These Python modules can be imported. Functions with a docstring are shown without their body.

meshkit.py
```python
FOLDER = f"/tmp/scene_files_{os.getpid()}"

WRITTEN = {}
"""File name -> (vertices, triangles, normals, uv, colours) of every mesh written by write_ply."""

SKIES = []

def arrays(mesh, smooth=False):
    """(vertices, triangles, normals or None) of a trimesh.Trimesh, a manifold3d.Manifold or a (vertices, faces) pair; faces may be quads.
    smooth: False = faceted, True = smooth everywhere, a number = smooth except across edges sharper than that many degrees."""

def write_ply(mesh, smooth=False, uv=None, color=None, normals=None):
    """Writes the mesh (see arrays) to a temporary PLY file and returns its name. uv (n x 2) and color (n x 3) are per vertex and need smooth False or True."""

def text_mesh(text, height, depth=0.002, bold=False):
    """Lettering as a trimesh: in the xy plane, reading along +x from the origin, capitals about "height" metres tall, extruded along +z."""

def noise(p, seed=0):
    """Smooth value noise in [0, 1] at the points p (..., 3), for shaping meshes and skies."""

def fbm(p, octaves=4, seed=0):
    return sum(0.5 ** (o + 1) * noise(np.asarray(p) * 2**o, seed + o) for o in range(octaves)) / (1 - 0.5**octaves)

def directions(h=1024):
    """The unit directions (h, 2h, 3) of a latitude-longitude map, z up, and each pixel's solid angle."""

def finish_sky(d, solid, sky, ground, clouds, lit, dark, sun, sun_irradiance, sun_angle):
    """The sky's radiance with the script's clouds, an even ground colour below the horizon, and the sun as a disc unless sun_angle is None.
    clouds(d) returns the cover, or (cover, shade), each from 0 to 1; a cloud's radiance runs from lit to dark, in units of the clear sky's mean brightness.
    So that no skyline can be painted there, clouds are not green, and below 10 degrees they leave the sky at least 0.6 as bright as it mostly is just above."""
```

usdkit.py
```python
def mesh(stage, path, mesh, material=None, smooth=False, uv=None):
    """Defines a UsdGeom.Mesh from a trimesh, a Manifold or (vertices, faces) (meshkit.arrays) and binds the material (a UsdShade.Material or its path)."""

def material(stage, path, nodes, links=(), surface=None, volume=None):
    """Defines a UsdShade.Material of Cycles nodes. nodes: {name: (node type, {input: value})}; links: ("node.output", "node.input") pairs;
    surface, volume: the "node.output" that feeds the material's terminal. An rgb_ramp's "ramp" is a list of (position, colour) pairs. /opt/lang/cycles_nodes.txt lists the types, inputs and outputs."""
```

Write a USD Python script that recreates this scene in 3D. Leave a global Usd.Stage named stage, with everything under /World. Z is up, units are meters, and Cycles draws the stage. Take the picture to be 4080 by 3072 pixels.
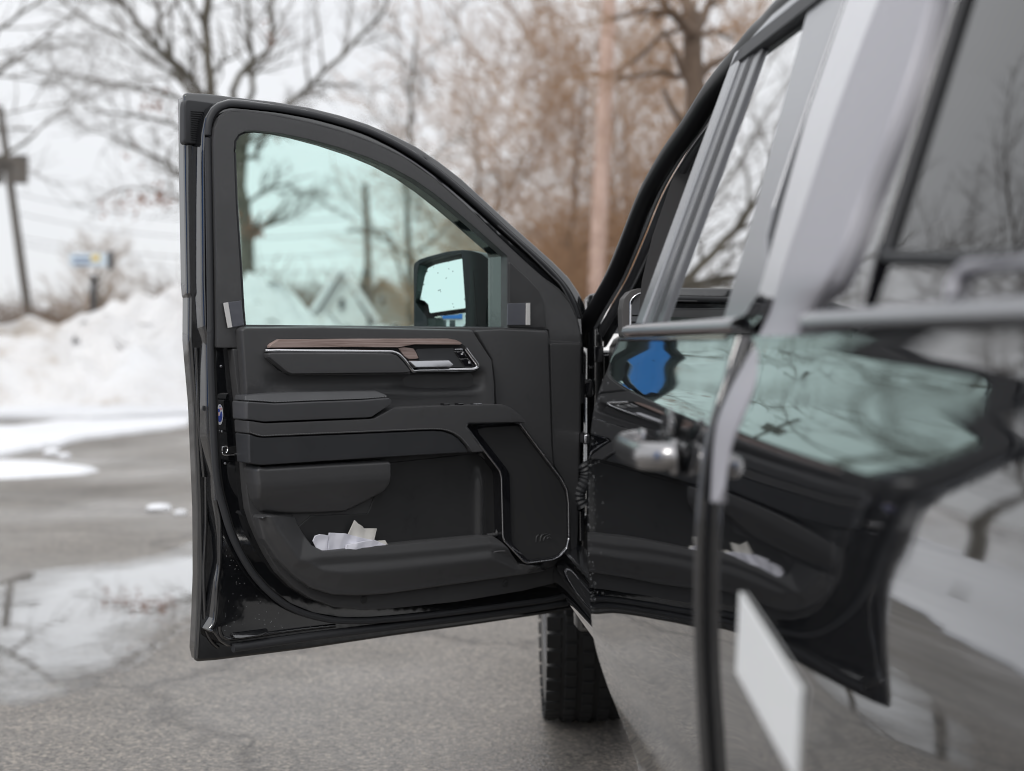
import math, random
import numpy as np, trimesh, usdkit, meshkit
import shapely
from shapely.geometry import Polygon, LineString, Point
from scipy.spatial import Delaunay
from scipy.interpolate import PchipInterpolator
from pxr import Usd, UsdGeom, UsdLux, UsdShade, Gf, Sdf, Vt

stage = Usd.Stage.CreateInMemory()
UsdGeom.SetStageUpAxis(stage, UsdGeom.Tokens.z)
UsdGeom.SetStageMetersPerUnit(stage, 1.0)
world = UsdGeom.Xform.Define(stage, '/World')
stage.SetDefaultPrim(world.GetPrim())
UsdGeom.Scope.Define(stage, '/World/Looks')
rnd = random.Random(7)
R_ = np.random.RandomState

# ------------------------------------------------------------------ camera
EYE = np.array([0.0, 0.0, 1.33])
YAW, PITCH = math.radians(5.55), math.radians(-1.68)
FPX, CX, CY = 5659.0, 2040.0, 1536.0          # photograph: 4080 x 3072
FWD = np.array([math.sin(YAW) * math.cos(PITCH), math.cos(YAW) * math.cos(PITCH), math.sin(PITCH)])
RGT = np.array([math.cos(YAW), -math.sin(YAW), 0.0])
UPV = np.cross(RGT, FWD)
cam = UsdGeom.Camera.Define(stage, '/World/camera')
cam.CreateFocalLengthAttr(36.0 * FPX / 4080)
cam.CreateHorizontalApertureAttr(36.0)
cam.CreateVerticalApertureAttr(36.0 * 771 / 1024)
cam.CreateClippingRangeAttr(Gf.Vec2f(0.05, 2000))
cam.CreateFStopAttr(2.0)
cam.CreateFocusDistanceAttr(3.55)
EXPOSURE = 0.0
cam.CreateExposureAttr(EXPOSURE)
mm = np.eye(4); mm[0, :3], mm[1, :3], mm[2, :3], mm[3, :3] = RGT, UPV, -FWD, EYE
cam.AddTransformOp().Set(Gf.Matrix4d(*mm.ravel().tolist()))

# ------------------------------------------------------------------ sky and sun (overcast)
SUN_EL, SUN_ROT = math.radians(42), math.radians(-140)     # behind the camera, a little to the left
SKY_STRENGTH = 0.1
SKY_LEVEL = 1.06
dome = UsdLux.DomeLight.Define(stage, '/World/sky')
dome.CreateIntensityAttr(1.0)
c = SKY_LEVEL / SKY_STRENGTH
usdkit_sky = usdkit.material(stage, '/World/Looks/sky_look', {
    'tc': ('texture_coordinate', {}),
    'sky': ('sky_texture', {'sky_type': 'single_scattering', 'sun_disc': False, 'sun_elevation': SUN_EL, 'sun_rotation': SUN_ROT}),
    'no': ('noise_texture', {'scale': 2.2, 'detail': 4.0, 'roughness': 0.5}),
    'cl': ('rgb_ramp', {'ramp': [(0.3, (0.90 * c, 0.915 * c, 0.945 * c)), (0.7, (1.045 * c, 1.055 * c, 1.075 * c))]}),
    'sx': ('separate_xyz', {}),
    'mr': ('map_range', {'from_min': 0.0, 'from_max': 1.0, 'to_min': 0.90, 'to_max': 1.15, 'clamp': True}),
    'mu': ('mix', {'mix_type': 'multiply', 'fac': 1.0}),
    'mx': ('mix', {'mix_type': 'mix', 'fac': 0.94}),
    'bg': ('background_shader', {'strength': SKY_STRENGTH})},
    [('tc.generated', 'no.vector'), ('no.fac', 'cl.fac'), ('tc.generated', 'sx.vector'), ('sx.z', 'mr.value'),
     ('cl.color', 'mu.color1'), ('mr.result', 'mu.color2'), ('sky.color', 'mx.color1'), ('mu.color', 'mx.color2'), ('mx.color', 'bg.color')],
    surface='bg.background')
UsdShade.MaterialBindingAPI.Apply(dome.GetPrim()).Bind(usdkit_sky)
dome.GetPrim().SetCustomDataByKey('kind', 'structure')
dome.GetPrim().SetCustomDataByKey('label', 'even white overcast winter sky')
sun = UsdLux.DistantLight.Define(stage, '/World/sun')
sun.CreateIntensityAttr(0.30)
sun.CreateAngleAttr(14.0)
sun.CreateNormalizeAttr(True)
sun.CreateColorAttr(Gf.Vec3f(1.0, 0.97, 0.93))
sd = np.array([math.sin(SUN_ROT) * math.cos(SUN_EL), math.cos(SUN_ROT) * math.cos(SUN_EL), math.sin(SUN_EL)])
zz_ = sd; xx_ = np.cross([0, 0, 1.0], zz_); xx_ /= np.linalg.norm(xx_); yy_ = np.cross(zz_, xx_)
ms = np.eye(4); ms[0, :3], ms[1, :3], ms[2, :3] = xx_, yy_, zz_
sun.AddTransformOp().Set(Gf.Matrix4d(*ms.ravel().tolist()))

# ------------------------------------------------------------------ reading the photograph: pixel -> point of the place
def ray(px, py):
    return FWD + RGT * ((px - CX) / FPX) - UPV * ((py - CY) / FPX)
def at_y(px, py, Y):
    d = ray(px, py); return EYE + d * ((Y - EYE[1]) / d[1])
def at_x(px, py, X):
    d = ray(px, py); return EYE + d * ((X - EYE[0]) / d[0])
def on_ground(px, py, z=0.0):
    d = ray(px, py); return EYE + d * ((z - EYE[2]) / d[2])
def zoom(x0, y0, s):
    return lambda pts: [(x0 + X / s, y0 + Y / s) for X, Y in pts]
Z1 = zoom(680, 340, 1.286); Z2 = zoom(680, 1240, 1.1413); Z3 = zoom(1000, 1280, 2.212); Z4 = zoom(1800, 1600, 2.38)
Z5 = zoom(1500, 900, 2.458); Z6 = zoom(740, 1900, 2.083); Z7 = zoom(740, 1200, 2.38); Z8 = zoom(720, 360, 4.164)
ZP = zoom(0, 0, 2212 / 4080.0)

# ------------------------------------------------------------------ naming, tagging
used = {}
def name_in(parent, name):
    k = (parent, name); n = used.get(k, 0); used[k] = n + 1
    return name if n == 0 else f'{name}_{n:03d}'
def tag(p, label=None, cat=None, group=None, kind=None):
    p = p.GetPrim() if hasattr(p, 'GetPrim') else p
    for k, v in (('label', label), ('category', cat), ('group', group), ('kind', kind)):
        if v: p.SetCustomDataByKey(k, v)
    return p
ORIGIN = {}
def thing(name, label, cat, loc=(0, 0, 0), group=None):
    path = '/World/' + name_in('/World', name)
    x = UsdGeom.Xform.Define(stage, path); x.AddTranslateOp().Set(Gf.Vec3d(*map(float, loc)))
    ORIGIN[path] = np.array(loc, float)
    return tag(x, label, cat, group)
def obj(name, mesh, mat, parent=None, smooth=30, label=None, kind=None, cat=None, group=None):
    """One Mesh prim; points are given in world metres and are stored about the thing's base."""
    pp = str(parent.GetPath()) if parent is not None else '/World'
    path = pp + '/' + name_in(pp, name)
    top = '/'.join(path.split('/')[:3]); o = ORIGIN.get(top, np.zeros(3))
    if isinstance(mesh, (list,)):
        mesh = trimesh.util.concatenate([m if isinstance(m, trimesh.Trimesh) else trimesh.Trimesh(*m, process=False) for m in mesh])
    if isinstance(mesh, tuple):
        mesh = (np.asarray(mesh[0], float) - o, mesh[1])
    else:
        mesh = mesh.copy(); mesh.apply_translation(-o)
    m = usdkit.mesh(stage, path, mesh, mat, smooth=smooth)
    m.CreateDoubleSidedAttr(True)
    return tag(m, label, cat, group, kind)

# ------------------------------------------------------------------ materials
M = {}
def mat(name, nodes, links, surface='p.BSDF', volume=None):
    M[name] = usdkit.material(stage, '/World/Looks/' + name, nodes, links, surface=surface, volume=volume); return M[name]
def plain(name, col, rough=0.5, metal=0.0, ior=1.5, bump=None, coat=0.0, vary=None, spec=0.5, cior=1.5):
    n = {'p': ('principled_bsdf', {'base_color': col, 'roughness': rough, 'metallic': metal, 'ior': ior, 'coat_weight': coat, 'coat_ior': cior, 'specular_ior_level': spec})}
    l = []
    if bump or vary:
        n['g'] = ('geometry', {})
    if bump:
        sc, st, di = bump
        n['nb'] = ('noise_texture', {'scale': sc, 'detail': 3.0}); n['b'] = ('bump', {'strength': st, 'distance': di})
        l += [('g.position', 'nb.vector'), ('nb.fac', 'b.height'), ('b.normal', 'p.normal')]
    if vary:
        sc, c1, c2 = vary
        n['nv'] = ('noise_texture', {'scale': sc, 'detail': 5.0, 'roughness': 0.6}); n['rv'] = ('rgb_ramp', {'ramp': [(0.3, c1), (0.7, c2)]})
        l += [('g.position', 'nv.vector'), ('nv.fac', 'rv.fac'), ('rv.color', 'p.base_color')]
    return mat(name, n, l)
plain('paint', (0.004, 0.0042, 0.0048), 0.022, ior=1.7, coat=1.0, bump=(7.0, 0.03, 0.004), cior=1.75)
plain('paint_inner', (0.004, 0.0042, 0.0048), 0.05, ior=2.1, bump=(14.0, 0.08, 0.004))
plain('gloss_plastic', (0.005, 0.005, 0.006), 0.04, ior=1.7, coat=1.0)
plain('satin_moulding', (0.30, 0.305, 0.32), 0.26, metal=0.6, ior=1.7)
plain('pillar_black', (0.008, 0.008, 0.009), 0.35, ior=1.35)
plain('bright_strip', (0.62, 0.62, 0.64), 0.30, metal=0.6, ior=1.7)
plain('satin_pillar', (0.37, 0.365, 0.395), 0.46, metal=0.35, ior=1.6)
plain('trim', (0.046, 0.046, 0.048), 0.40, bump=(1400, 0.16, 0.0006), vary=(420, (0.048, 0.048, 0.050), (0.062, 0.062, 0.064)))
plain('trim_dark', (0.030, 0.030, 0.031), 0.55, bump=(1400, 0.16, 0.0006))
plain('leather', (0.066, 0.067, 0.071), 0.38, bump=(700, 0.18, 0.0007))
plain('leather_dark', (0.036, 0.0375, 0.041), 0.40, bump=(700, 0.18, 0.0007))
plain('rubber', (0.026, 0.027, 0.030), 0.55, bump=(900, 0.1, 0.0005))
plain('seal_grey', (0.045, 0.046, 0.05), 0.4)
plain('tyre_rubber', (0.012, 0.012, 0.012), 0.7, bump=(300, 0.2, 0.001))
plain('chrome', (0.82, 0.82, 0.84), 0.08, metal=1.0)
plain('handle_chrome', (0.36, 0.355, 0.36), 0.22, metal=1.0)
plain('satin_chrome', (0.45, 0.45, 0.47), 0.2, metal=1.0)
plain('stitch', (0.13, 0.13, 0.135), 0.7)
plain('cloth_grille', (0.024, 0.024, 0.025), 0.6, bump=(1500, 0.35, 0.001))
plain('void', (0.006, 0.006, 0.0065), 0.8)
plain('rim_alloy', (0.22, 0.22, 0.23), 0.25, metal=1.0)
plain('paper', (0.80, 0.80, 0.88), 0.7)
plain('paper_warm', (0.72, 0.70, 0.66), 0.8, bump=(60, 0.3, 0.003))
plain('card_white', (0.78, 0.79, 0.79), 0.6)
plain('tape_white', (0.62, 0.61, 0.60), 0.6)
plain('film', (0.085, 0.088, 0.105), 0.28, bump=(60, 0.25, 0.002))
plain('white_print', (0.6, 0.6, 0.62), 0.6)
plain('satin_dark', (0.10, 0.102, 0.11), 0.22, metal=0.4, ior=1.7)
plain('copper_strip', (0.55, 0.40, 0.34), 0.12, metal=1.0)
plain('pillar_cloth', (0.05, 0.049, 0.051), 0.8)
plain('vent_grey', (0.10, 0.096, 0.096), 0.45)
plain('sidewall', (0.05, 0.05, 0.05), 0.35)
plain('emblem', (0.05, 0.05, 0.052), 0.4)
plain('mirror_black', (0.016, 0.018, 0.019), 0.45, bump=(1200, 0.1, 0.0005))
plain('droplet', (0.20, 0.205, 0.21), 0.05, ior=1.6)
plain('snow', (0.82, 0.83, 0.86), 0.75, bump=(14, 0.6, 0.03), vary=(0.75, (0.78, 0.79, 0.82), (0.86, 0.87, 0.89)))
plain('bark_grey', (0.12, 0.105, 0.085), 0.9, bump=(30, 0.6, 0.02), vary=(3.0, (0.075, 0.066, 0.052), (0.15, 0.135, 0.108)))
plain('bark_warm', (0.17, 0.115, 0.08), 0.9, bump=(30, 0.6, 0.02), vary=(2.0, (0.10, 0.07, 0.05), (0.18, 0.125, 0.09)))
plain('twig_grey', (0.17, 0.15, 0.13), 0.9)
plain('twig_warm', (0.36, 0.24, 0.17), 0.9, vary=(0.35, (0.23, 0.145, 0.095), (0.42, 0.26, 0.145)))
plain('twig_tan', (0.30, 0.23, 0.17), 0.9)
plain('twig_brown', (0.17, 0.12, 0.085), 0.9)
plain('dry_leaf', (0.28, 0.115, 0.06), 0.8)
plain('evergreen', (0.028, 0.042, 0.03), 0.9)
plain('pole_wood', (0.5, 0.36, 0.30), 0.85, bump=(20, 0.4, 0.01), vary=(4.0, (0.47, 0.335, 0.28), (0.58, 0.43, 0.365)))
plain('pole_grey', (0.13, 0.12, 0.11), 0.85)
plain('wire', (0.05, 0.05, 0.055), 0.6)
plain('white_siding', (0.74, 0.75, 0.76), 0.7)
plain('grey_wall', (0.33, 0.30, 0.27), 0.8)
plain('beige_wall', (0.50, 0.44, 0.33), 0.8)
plain('window_dark', (0.03, 0.035, 0.04), 0.1)
plain('sign_white', (0.62, 0.72, 0.80), 0.5)
plain('sign_blue', (0.10, 0.16, 0.30), 0.5)
plain('sign_yellow', (0.70, 0.55, 0.20), 0.5)
plain('post_dark', (0.05, 0.05, 0.055), 0.6)
plain('blue_fascia', (0.02, 0.16, 0.52), 0.4)
plain('car_paint', (0.62, 0.60, 0.60), 0.2)
plain('mirror_glass', (0.86, 0.93, 0.92), 0.008, metal=1.0)
plain('decal_white', (0.75, 0.75, 0.78), 0.35)
plain('decal_blue', (0.06, 0.10, 0.42), 0.35)
plain('decal_pink', (0.65, 0.40, 0.42), 0.35)
for nm_ in ('trim', 'leather', 'leather_dark', 'trim_dark'):
    pth = '/World/Looks/' + nm_
    pr_ = UsdShade.Shader(stage.GetPrimAtPath(pth + '/p')); g_ = UsdShade.Shader(stage.GetPrimAtPath(pth + '/g'))
    nn_ = UsdShade.Shader.Define(stage, pth + '/wear'); nn_.CreateIdAttr('cycles_noise_texture'); nn_.CreateInput('scale', Sdf.ValueTypeNames.Float).Set(11.0); nn_.CreateInput('detail', Sdf.ValueTypeNames.Float).Set(6.0); nn_.CreateInput('roughness', Sdf.ValueTypeNames.Float).Set(0.7)
    nn_.CreateInput('vector', Sdf.ValueTypeNames.Token).ConnectToSource(g_.CreateOutput('position', Sdf.ValueTypeNames.Token))
    mr_ = UsdShade.Shader.Define(stage, pth + '/wear_range'); mr_.CreateIdAttr('cycles_map_range')
    for k_, v_ in (('from_min', .3), ('from_max', .7), ('to_min', .30), ('to_max', .56)): mr_.CreateInput(k_, Sdf.ValueTypeNames.Float).Set(v_)
    mr_.CreateInput('value', Sdf.ValueTypeNames.Token).ConnectToSource(nn_.CreateOutput('fac', Sdf.ValueTypeNames.Token))
    pr_.GetInput('roughness').GetAttr().Clear(); stage.RemovePrim if False else None
    pr_.GetPrim().RemoveProperty('inputs:roughness'); pr_.CreateInput('roughness', Sdf.ValueTypeNames.Token).ConnectToSource(mr_.CreateOutput('result', Sdf.ValueTypeNames.Token))
# wood veneer: long streaks along the door's length
mat('wood', {'tc': ('geometry', {}), 'mp': ('mapping', {'scale': (8, 8, 420)}), 'n1': ('noise_texture', {'scale': 1.0, 'detail': 4.0, 'roughness': 0.6}),
             'r': ('rgb_ramp', {'ramp': [(0.30, (0.17, 0.115, 0.098)), (0.5, (0.33, 0.245, 0.22)), (0.70, (0.46, 0.37, 0.345))]}),
             'p': ('principled_bsdf', {'roughness': 0.34})},
    [('tc.position', 'mp.vector'), ('mp.vector', 'n1.vector'), ('n1.fac', 'r.fac'), ('r.color', 'p.base_color')])
# panes: clear glass with a green tint; privacy glass
def pane(name, tint, ior, gain=1.0):
    mat(name, {'t': ('transparent_bsdf', {'color': tint}), 'g': ('glossy_bsdf', {'color': (1, 1, 1), 'roughness': 0.004}), 'f': ('fresnel', {'IOR': ior}), 'k': ('math', {'math_type': 'multiply', 'value2': gain, 'use_clamp': True}), 'm': ('mix_closure', {})},
        [('f.fac', 'k.value1'), ('k.value', 'm.fac'), ('t.BSDF', 'm.closure1'), ('g.BSDF', 'm.closure2')], surface='m.closure')
pane('green_glass', (0.76, 0.965, 0.91), 1.22)
pane('privacy_glass', (0.08, 0.084, 0.09), 1.62)
pane('side_glass', (0.35, 0.42, 0.40), 1.5, 2.5)
pane('film_clear', (0.80, 0.80, 0.84), 1.6)
# wet asphalt: aggregate, worn tones, damp areas, cracks
mat('asphalt', {'g': ('geometry', {}),
    'v': ('voronoi_texture', {'scale': 95.0, 'feature': 'f1'}), 'vr': ('rgb_ramp', {'ramp': [(0.0, (0.40, 0.41, 0.43)), (0.45, (0.95, 0.95, 0.95)), (0.8, (1.2, 1.17, 1.12)), (1.0, (2.0, 1.9, 1.75))]}),
    'sc': ('separate_color', {}),
    'n1': ('noise_texture', {'scale': 0.55, 'detail': 6.0, 'roughness': 0.6}), 'r1': ('rgb_ramp', {'ramp': [(0.28, (0.115, 0.105, 0.097)), (0.45, (0.185, 0.172, 0.158)), (0.6, (0.215, 0.199, 0.183)), (0.75, (0.275, 0.256, 0.236))]}),
    'n3': ('noise_texture', {'scale': 60.0, 'detail': 4.0, 'roughness': 0.7}),
    'm1': ('mix', {'mix_type': 'multiply', 'fac': 0.85}),
    'vc': ('voronoi_texture', {'scale': 0.33, 'feature': 'distance_to_edge'}), 'nd': ('noise_texture', {'scale': 1.6, 'detail': 5.0, 'roughness': 0.65}),
    'va': ('vector_math', {'math_type': 'add'}), 'vs': ('vector_math', {'math_type': 'scale', 'scale': 0.9}),
    'rc': ('rgb_ramp', {'ramp': [(0.0, (0.30, 0.30, 0.31)), (0.018, (1, 1, 1)), (1, (1, 1, 1))]}), 'm2': ('mix', {'mix_type': 'multiply', 'fac': 0.6}),
    'nw': ('noise_texture', {'scale': 0.34, 'detail': 5.0, 'roughness': 0.55}), 'rw': ('map_range', {'from_min': 0.36, 'from_max': 0.62, 'to_min': 0.66, 'to_max': 0.22, 'clamp': True}),
    'b': ('bump', {'strength': 0.55, 'distance': 0.006}), 'ba': ('mix_float', {'fac': 0.5}),
    'p': ('principled_bsdf', {'ior': 1.4})},
    [('g.position', 'v.vector'), ('v.color', 'sc.color'), ('sc.r', 'vr.fac'), ('g.position', 'n1.vector'), ('n1.fac', 'r1.fac'), ('r1.color', 'm1.color1'), ('vr.color', 'm1.color2'),
     ('g.position', 'nd.vector'), ('nd.color', 'vs.vector1'), ('g.position', 'va.vector1'), ('vs.vector', 'va.vector2'), ('va.vector', 'vc.vector'), ('vc.distance', 'rc.fac'),
     ('m1.color', 'm2.color1'), ('rc.color', 'm2.color2'), ('m2.color', 'p.base_color'), ('g.position', 'nw.vector'), ('nw.fac', 'rw.value'), ('rw.result', 'p.roughness'),
     ('g.position', 'n3.vector'), ('n3.fac', 'ba.a'), ('v.distance', 'ba.b'), ('ba.result', 'b.height'), ('b.normal', 'p.normal')])
mat('puddle_water', {'g': ('geometry', {}), 'n': ('noise_texture', {'scale': 3.0, 'detail': 3.0}), 'b': ('bump', {'strength': 0.025, 'distance': 0.01}),
    'at': ('attribute', {'attribute': 'depth'}), 'nm': ('noise_texture', {'scale': 1.6, 'detail': 7.0, 'roughness': 0.65}), 'ad': ('math', {'math_type': 'add'}), 'rm': ('map_range', {'from_min': 0.44, 'from_max': 0.95, 'to_min': 0.0, 'to_max': 1.0, 'clamp': True}),
    't': ('transparent_bsdf', {'color': (0.86, 0.855, 0.845)}), 'cl': ('transparent_bsdf', {'color': (1, 1, 1)}), 'gl': ('glossy_bsdf', {'color': (1, 1, 1), 'roughness': 0.015}), 'f': ('fresnel', {'IOR': 1.5}),
    'k': ('math', {'math_type': 'multiply', 'value2': 1.8, 'use_clamp': True}), 'm': ('mix_closure', {}), 'm2': ('mix_closure', {})},
    [('g.position', 'n.vector'), ('n.fac', 'b.height'), ('b.normal', 'gl.normal'), ('g.position', 'nm.vector'), ('nm.fac', 'ad.value1'), ('at.fac', 'ad.value2'), ('ad.value', 'rm.value'), ('f.fac', 'k.value1'), ('k.value', 'm.fac'),
     ('t.BSDF', 'm.closure1'), ('gl.BSDF', 'm.closure2'), ('cl.BSDF', 'm2.closure1'), ('m.closure', 'm2.closure2'), ('rm.result', 'm2.fac')], surface='m2.closure')
mat('snow_dirty', {'g': ('geometry', {}), 'n': ('noise_texture', {'scale': 0.5, 'detail': 7.0, 'roughness': 0.68, 'distortion': 0.6}),
    'r': ('rgb_ramp', {'ramp': [(0.27, (0.36, 0.29, 0.22)), (0.36, (0.62, 0.57, 0.52)), (0.44, (0.80, 0.79, 0.785)), (0.68, (0.87, 0.875, 0.885))]}),
    'n2': ('noise_texture', {'scale': 5.0, 'detail': 5.0}), 'b': ('bump', {'strength': 0.8, 'distance': 0.12}), 'p': ('principled_bsdf', {'roughness': 0.8})},
    [('g.position', 'n.vector'), ('n.fac', 'r.fac'), ('r.color', 'p.base_color'), ('g.position', 'n2.vector'), ('n2.fac', 'b.height'), ('b.normal', 'p.normal')])
mat('field_ground', {'g': ('geometry', {}), 'n': ('noise_texture', {'scale': 0.25, 'detail': 6.0, 'roughness': 0.6}),
    'r': ('rgb_ramp', {'ramp': [(0.35, (0.23, 0.17, 0.12)), (0.5, (0.42, 0.38, 0.34)), (0.6, (0.74, 0.74, 0.76))]}), 'p': ('principled_bsdf', {'roughness': 0.9})},
    [('g.position', 'n.vector'), ('n.fac', 'r.fac'), ('r.color', 'p.base_color')])

# ------------------------------------------------------------------ mesh helpers
def box(c, s, rot=None):
    m = trimesh.creation.box(s)
    if rot is not None:
        T = np.eye(4); T[:3, :3] = rot; m.apply_transform(T)
    m.apply_translation(c); return m
def bevel_box(c, s, r=0.01, rot=None):
    h = np.array(s) / 2 - r
    pts = []
    for sx in (-1, 1):
        for sy in (-1, 1):
            for sz in (-1, 1):
                k = h * (sx, sy, sz)
                for a in ((r, 0.0, 0.0), (0, r, 0), (0, 0, r), (r * .58, r * .58, r * .58)):
                    pts.append(k + np.array(a) * (sx, sy, sz))
    m = trimesh.convex.convex_hull(np.array(pts))
    if rot is not None:
        T = np.eye(4); T[:3, :3] = rot; m.apply_transform(T)
    m.apply_translation(c); return m
def resample(path, step):
    p = np.asarray(path, float); d = np.r_[0, np.cumsum(np.linalg.norm(np.diff(p, axis=0), axis=1))]
    n = max(2, int(d[-1] / step) + 1); t = np.linspace(0, d[-1], n)
    return np.stack([np.interp(t, d, p[:, k]) for k in range(p.shape[1])], 1)
def spline(path, step):
    p = np.asarray(path, float); d = np.r_[0, np.cumsum(np.linalg.norm(np.diff(p, axis=0), axis=1))]
    n = max(2, int(d[-1] / step) + 1); t = np.linspace(0, d[-1], n)
    from scipy.interpolate import CubicSpline
    return np.stack([PchipInterpolator(d, p[:, k])(t) for k in range(p.shape[1])], 1)
def tube(path, r, n=10, caps=True, flat=None):
    """Round bar along a polyline; r a number or one per point. flat: (axis, factor) squashes the section along an axis."""
    p = np.asarray(path, float); t = np.gradient(p, axis=0); t /= np.linalg.norm(t, axis=1, keepdims=True) + 1e-12
    ref = np.array([0, 0, 1.0]) if abs(t[:, 2]).mean() < 0.8 else np.array([1.0, 0, 0])
    a = np.cross(t, ref); a /= np.linalg.norm(a, axis=1, keepdims=True) + 1e-12
    b = np.cross(t, a); ang = np.arange(n) * 2 * np.pi / n
    r = np.broadcast_to(r, (len(p),))
    off = r[:, None, None] * (np.cos(ang)[None, :, None] * a[:, None] + np.sin(ang)[None, :, None] * b[:, None])
    if flat is not None:
        ax = np.asarray(flat[0], float); off = off - (off @ ax)[..., None] * ax * (1 - flat[1])
    v = (p[:, None] + off).reshape(-1, 3)
    i, j = np.meshgrid(np.arange(len(p) - 1), np.arange(n), indexing='ij')
    q = np.stack([i * n + j, i * n + (j + 1) % n, (i + 1) * n + (j + 1) % n, (i + 1) * n + j], -1).reshape(-1, 4)
    f = [np.vstack([q[:, [0, 1, 2]], q[:, [0, 2, 3]]])]
    if caps:
        k = len(v); v = np.vstack([v, p[0], p[-1]])
        e = (len(p) - 1) * n; jj = np.arange(n)
        f.append(np.stack([np.full(n, k), (jj + 1) % n, jj], 1)); f.append(np.stack([np.full(n, k + 1), e + jj, e + (jj + 1) % n], 1))
    return trimesh.Trimesh(v, np.vstack(f), process=False)
def grid_mesh(P):
    """P: (n, m, 3) points -> sheet."""
    n, m = P.shape[:2]; i, j = np.meshgrid(np.arange(n - 1), np.arange(m - 1), indexing='ij')
    q = np.stack([i * m + j, (i + 1) * m + j, (i + 1) * m + j + 1, i * m + j + 1], -1).reshape(-1, 4)
    return trimesh.Trimesh(P.reshape(-1, 3), np.vstack([q[:, [0, 1, 2]], q[:, [0, 2, 3]]]), process=False)
def rings(poly, step):
    out = []
    for g in getattr(poly, 'geoms', [poly]):
        if g.is_empty or g.geom_type != 'Polygon': continue
        for rg in [g.exterior, *g.interiors]:
            n = max(6, int(rg.length / step)); out.append(np.array([rg.interpolate(k / n, normalized=True).coords[0] for k in range(n)]))
    return out
def ring_poly(poly, step):
    """polygon whose vertices keep its own corners and are spaced at most step."""
    return shapely.segmentize(poly, step)
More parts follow.
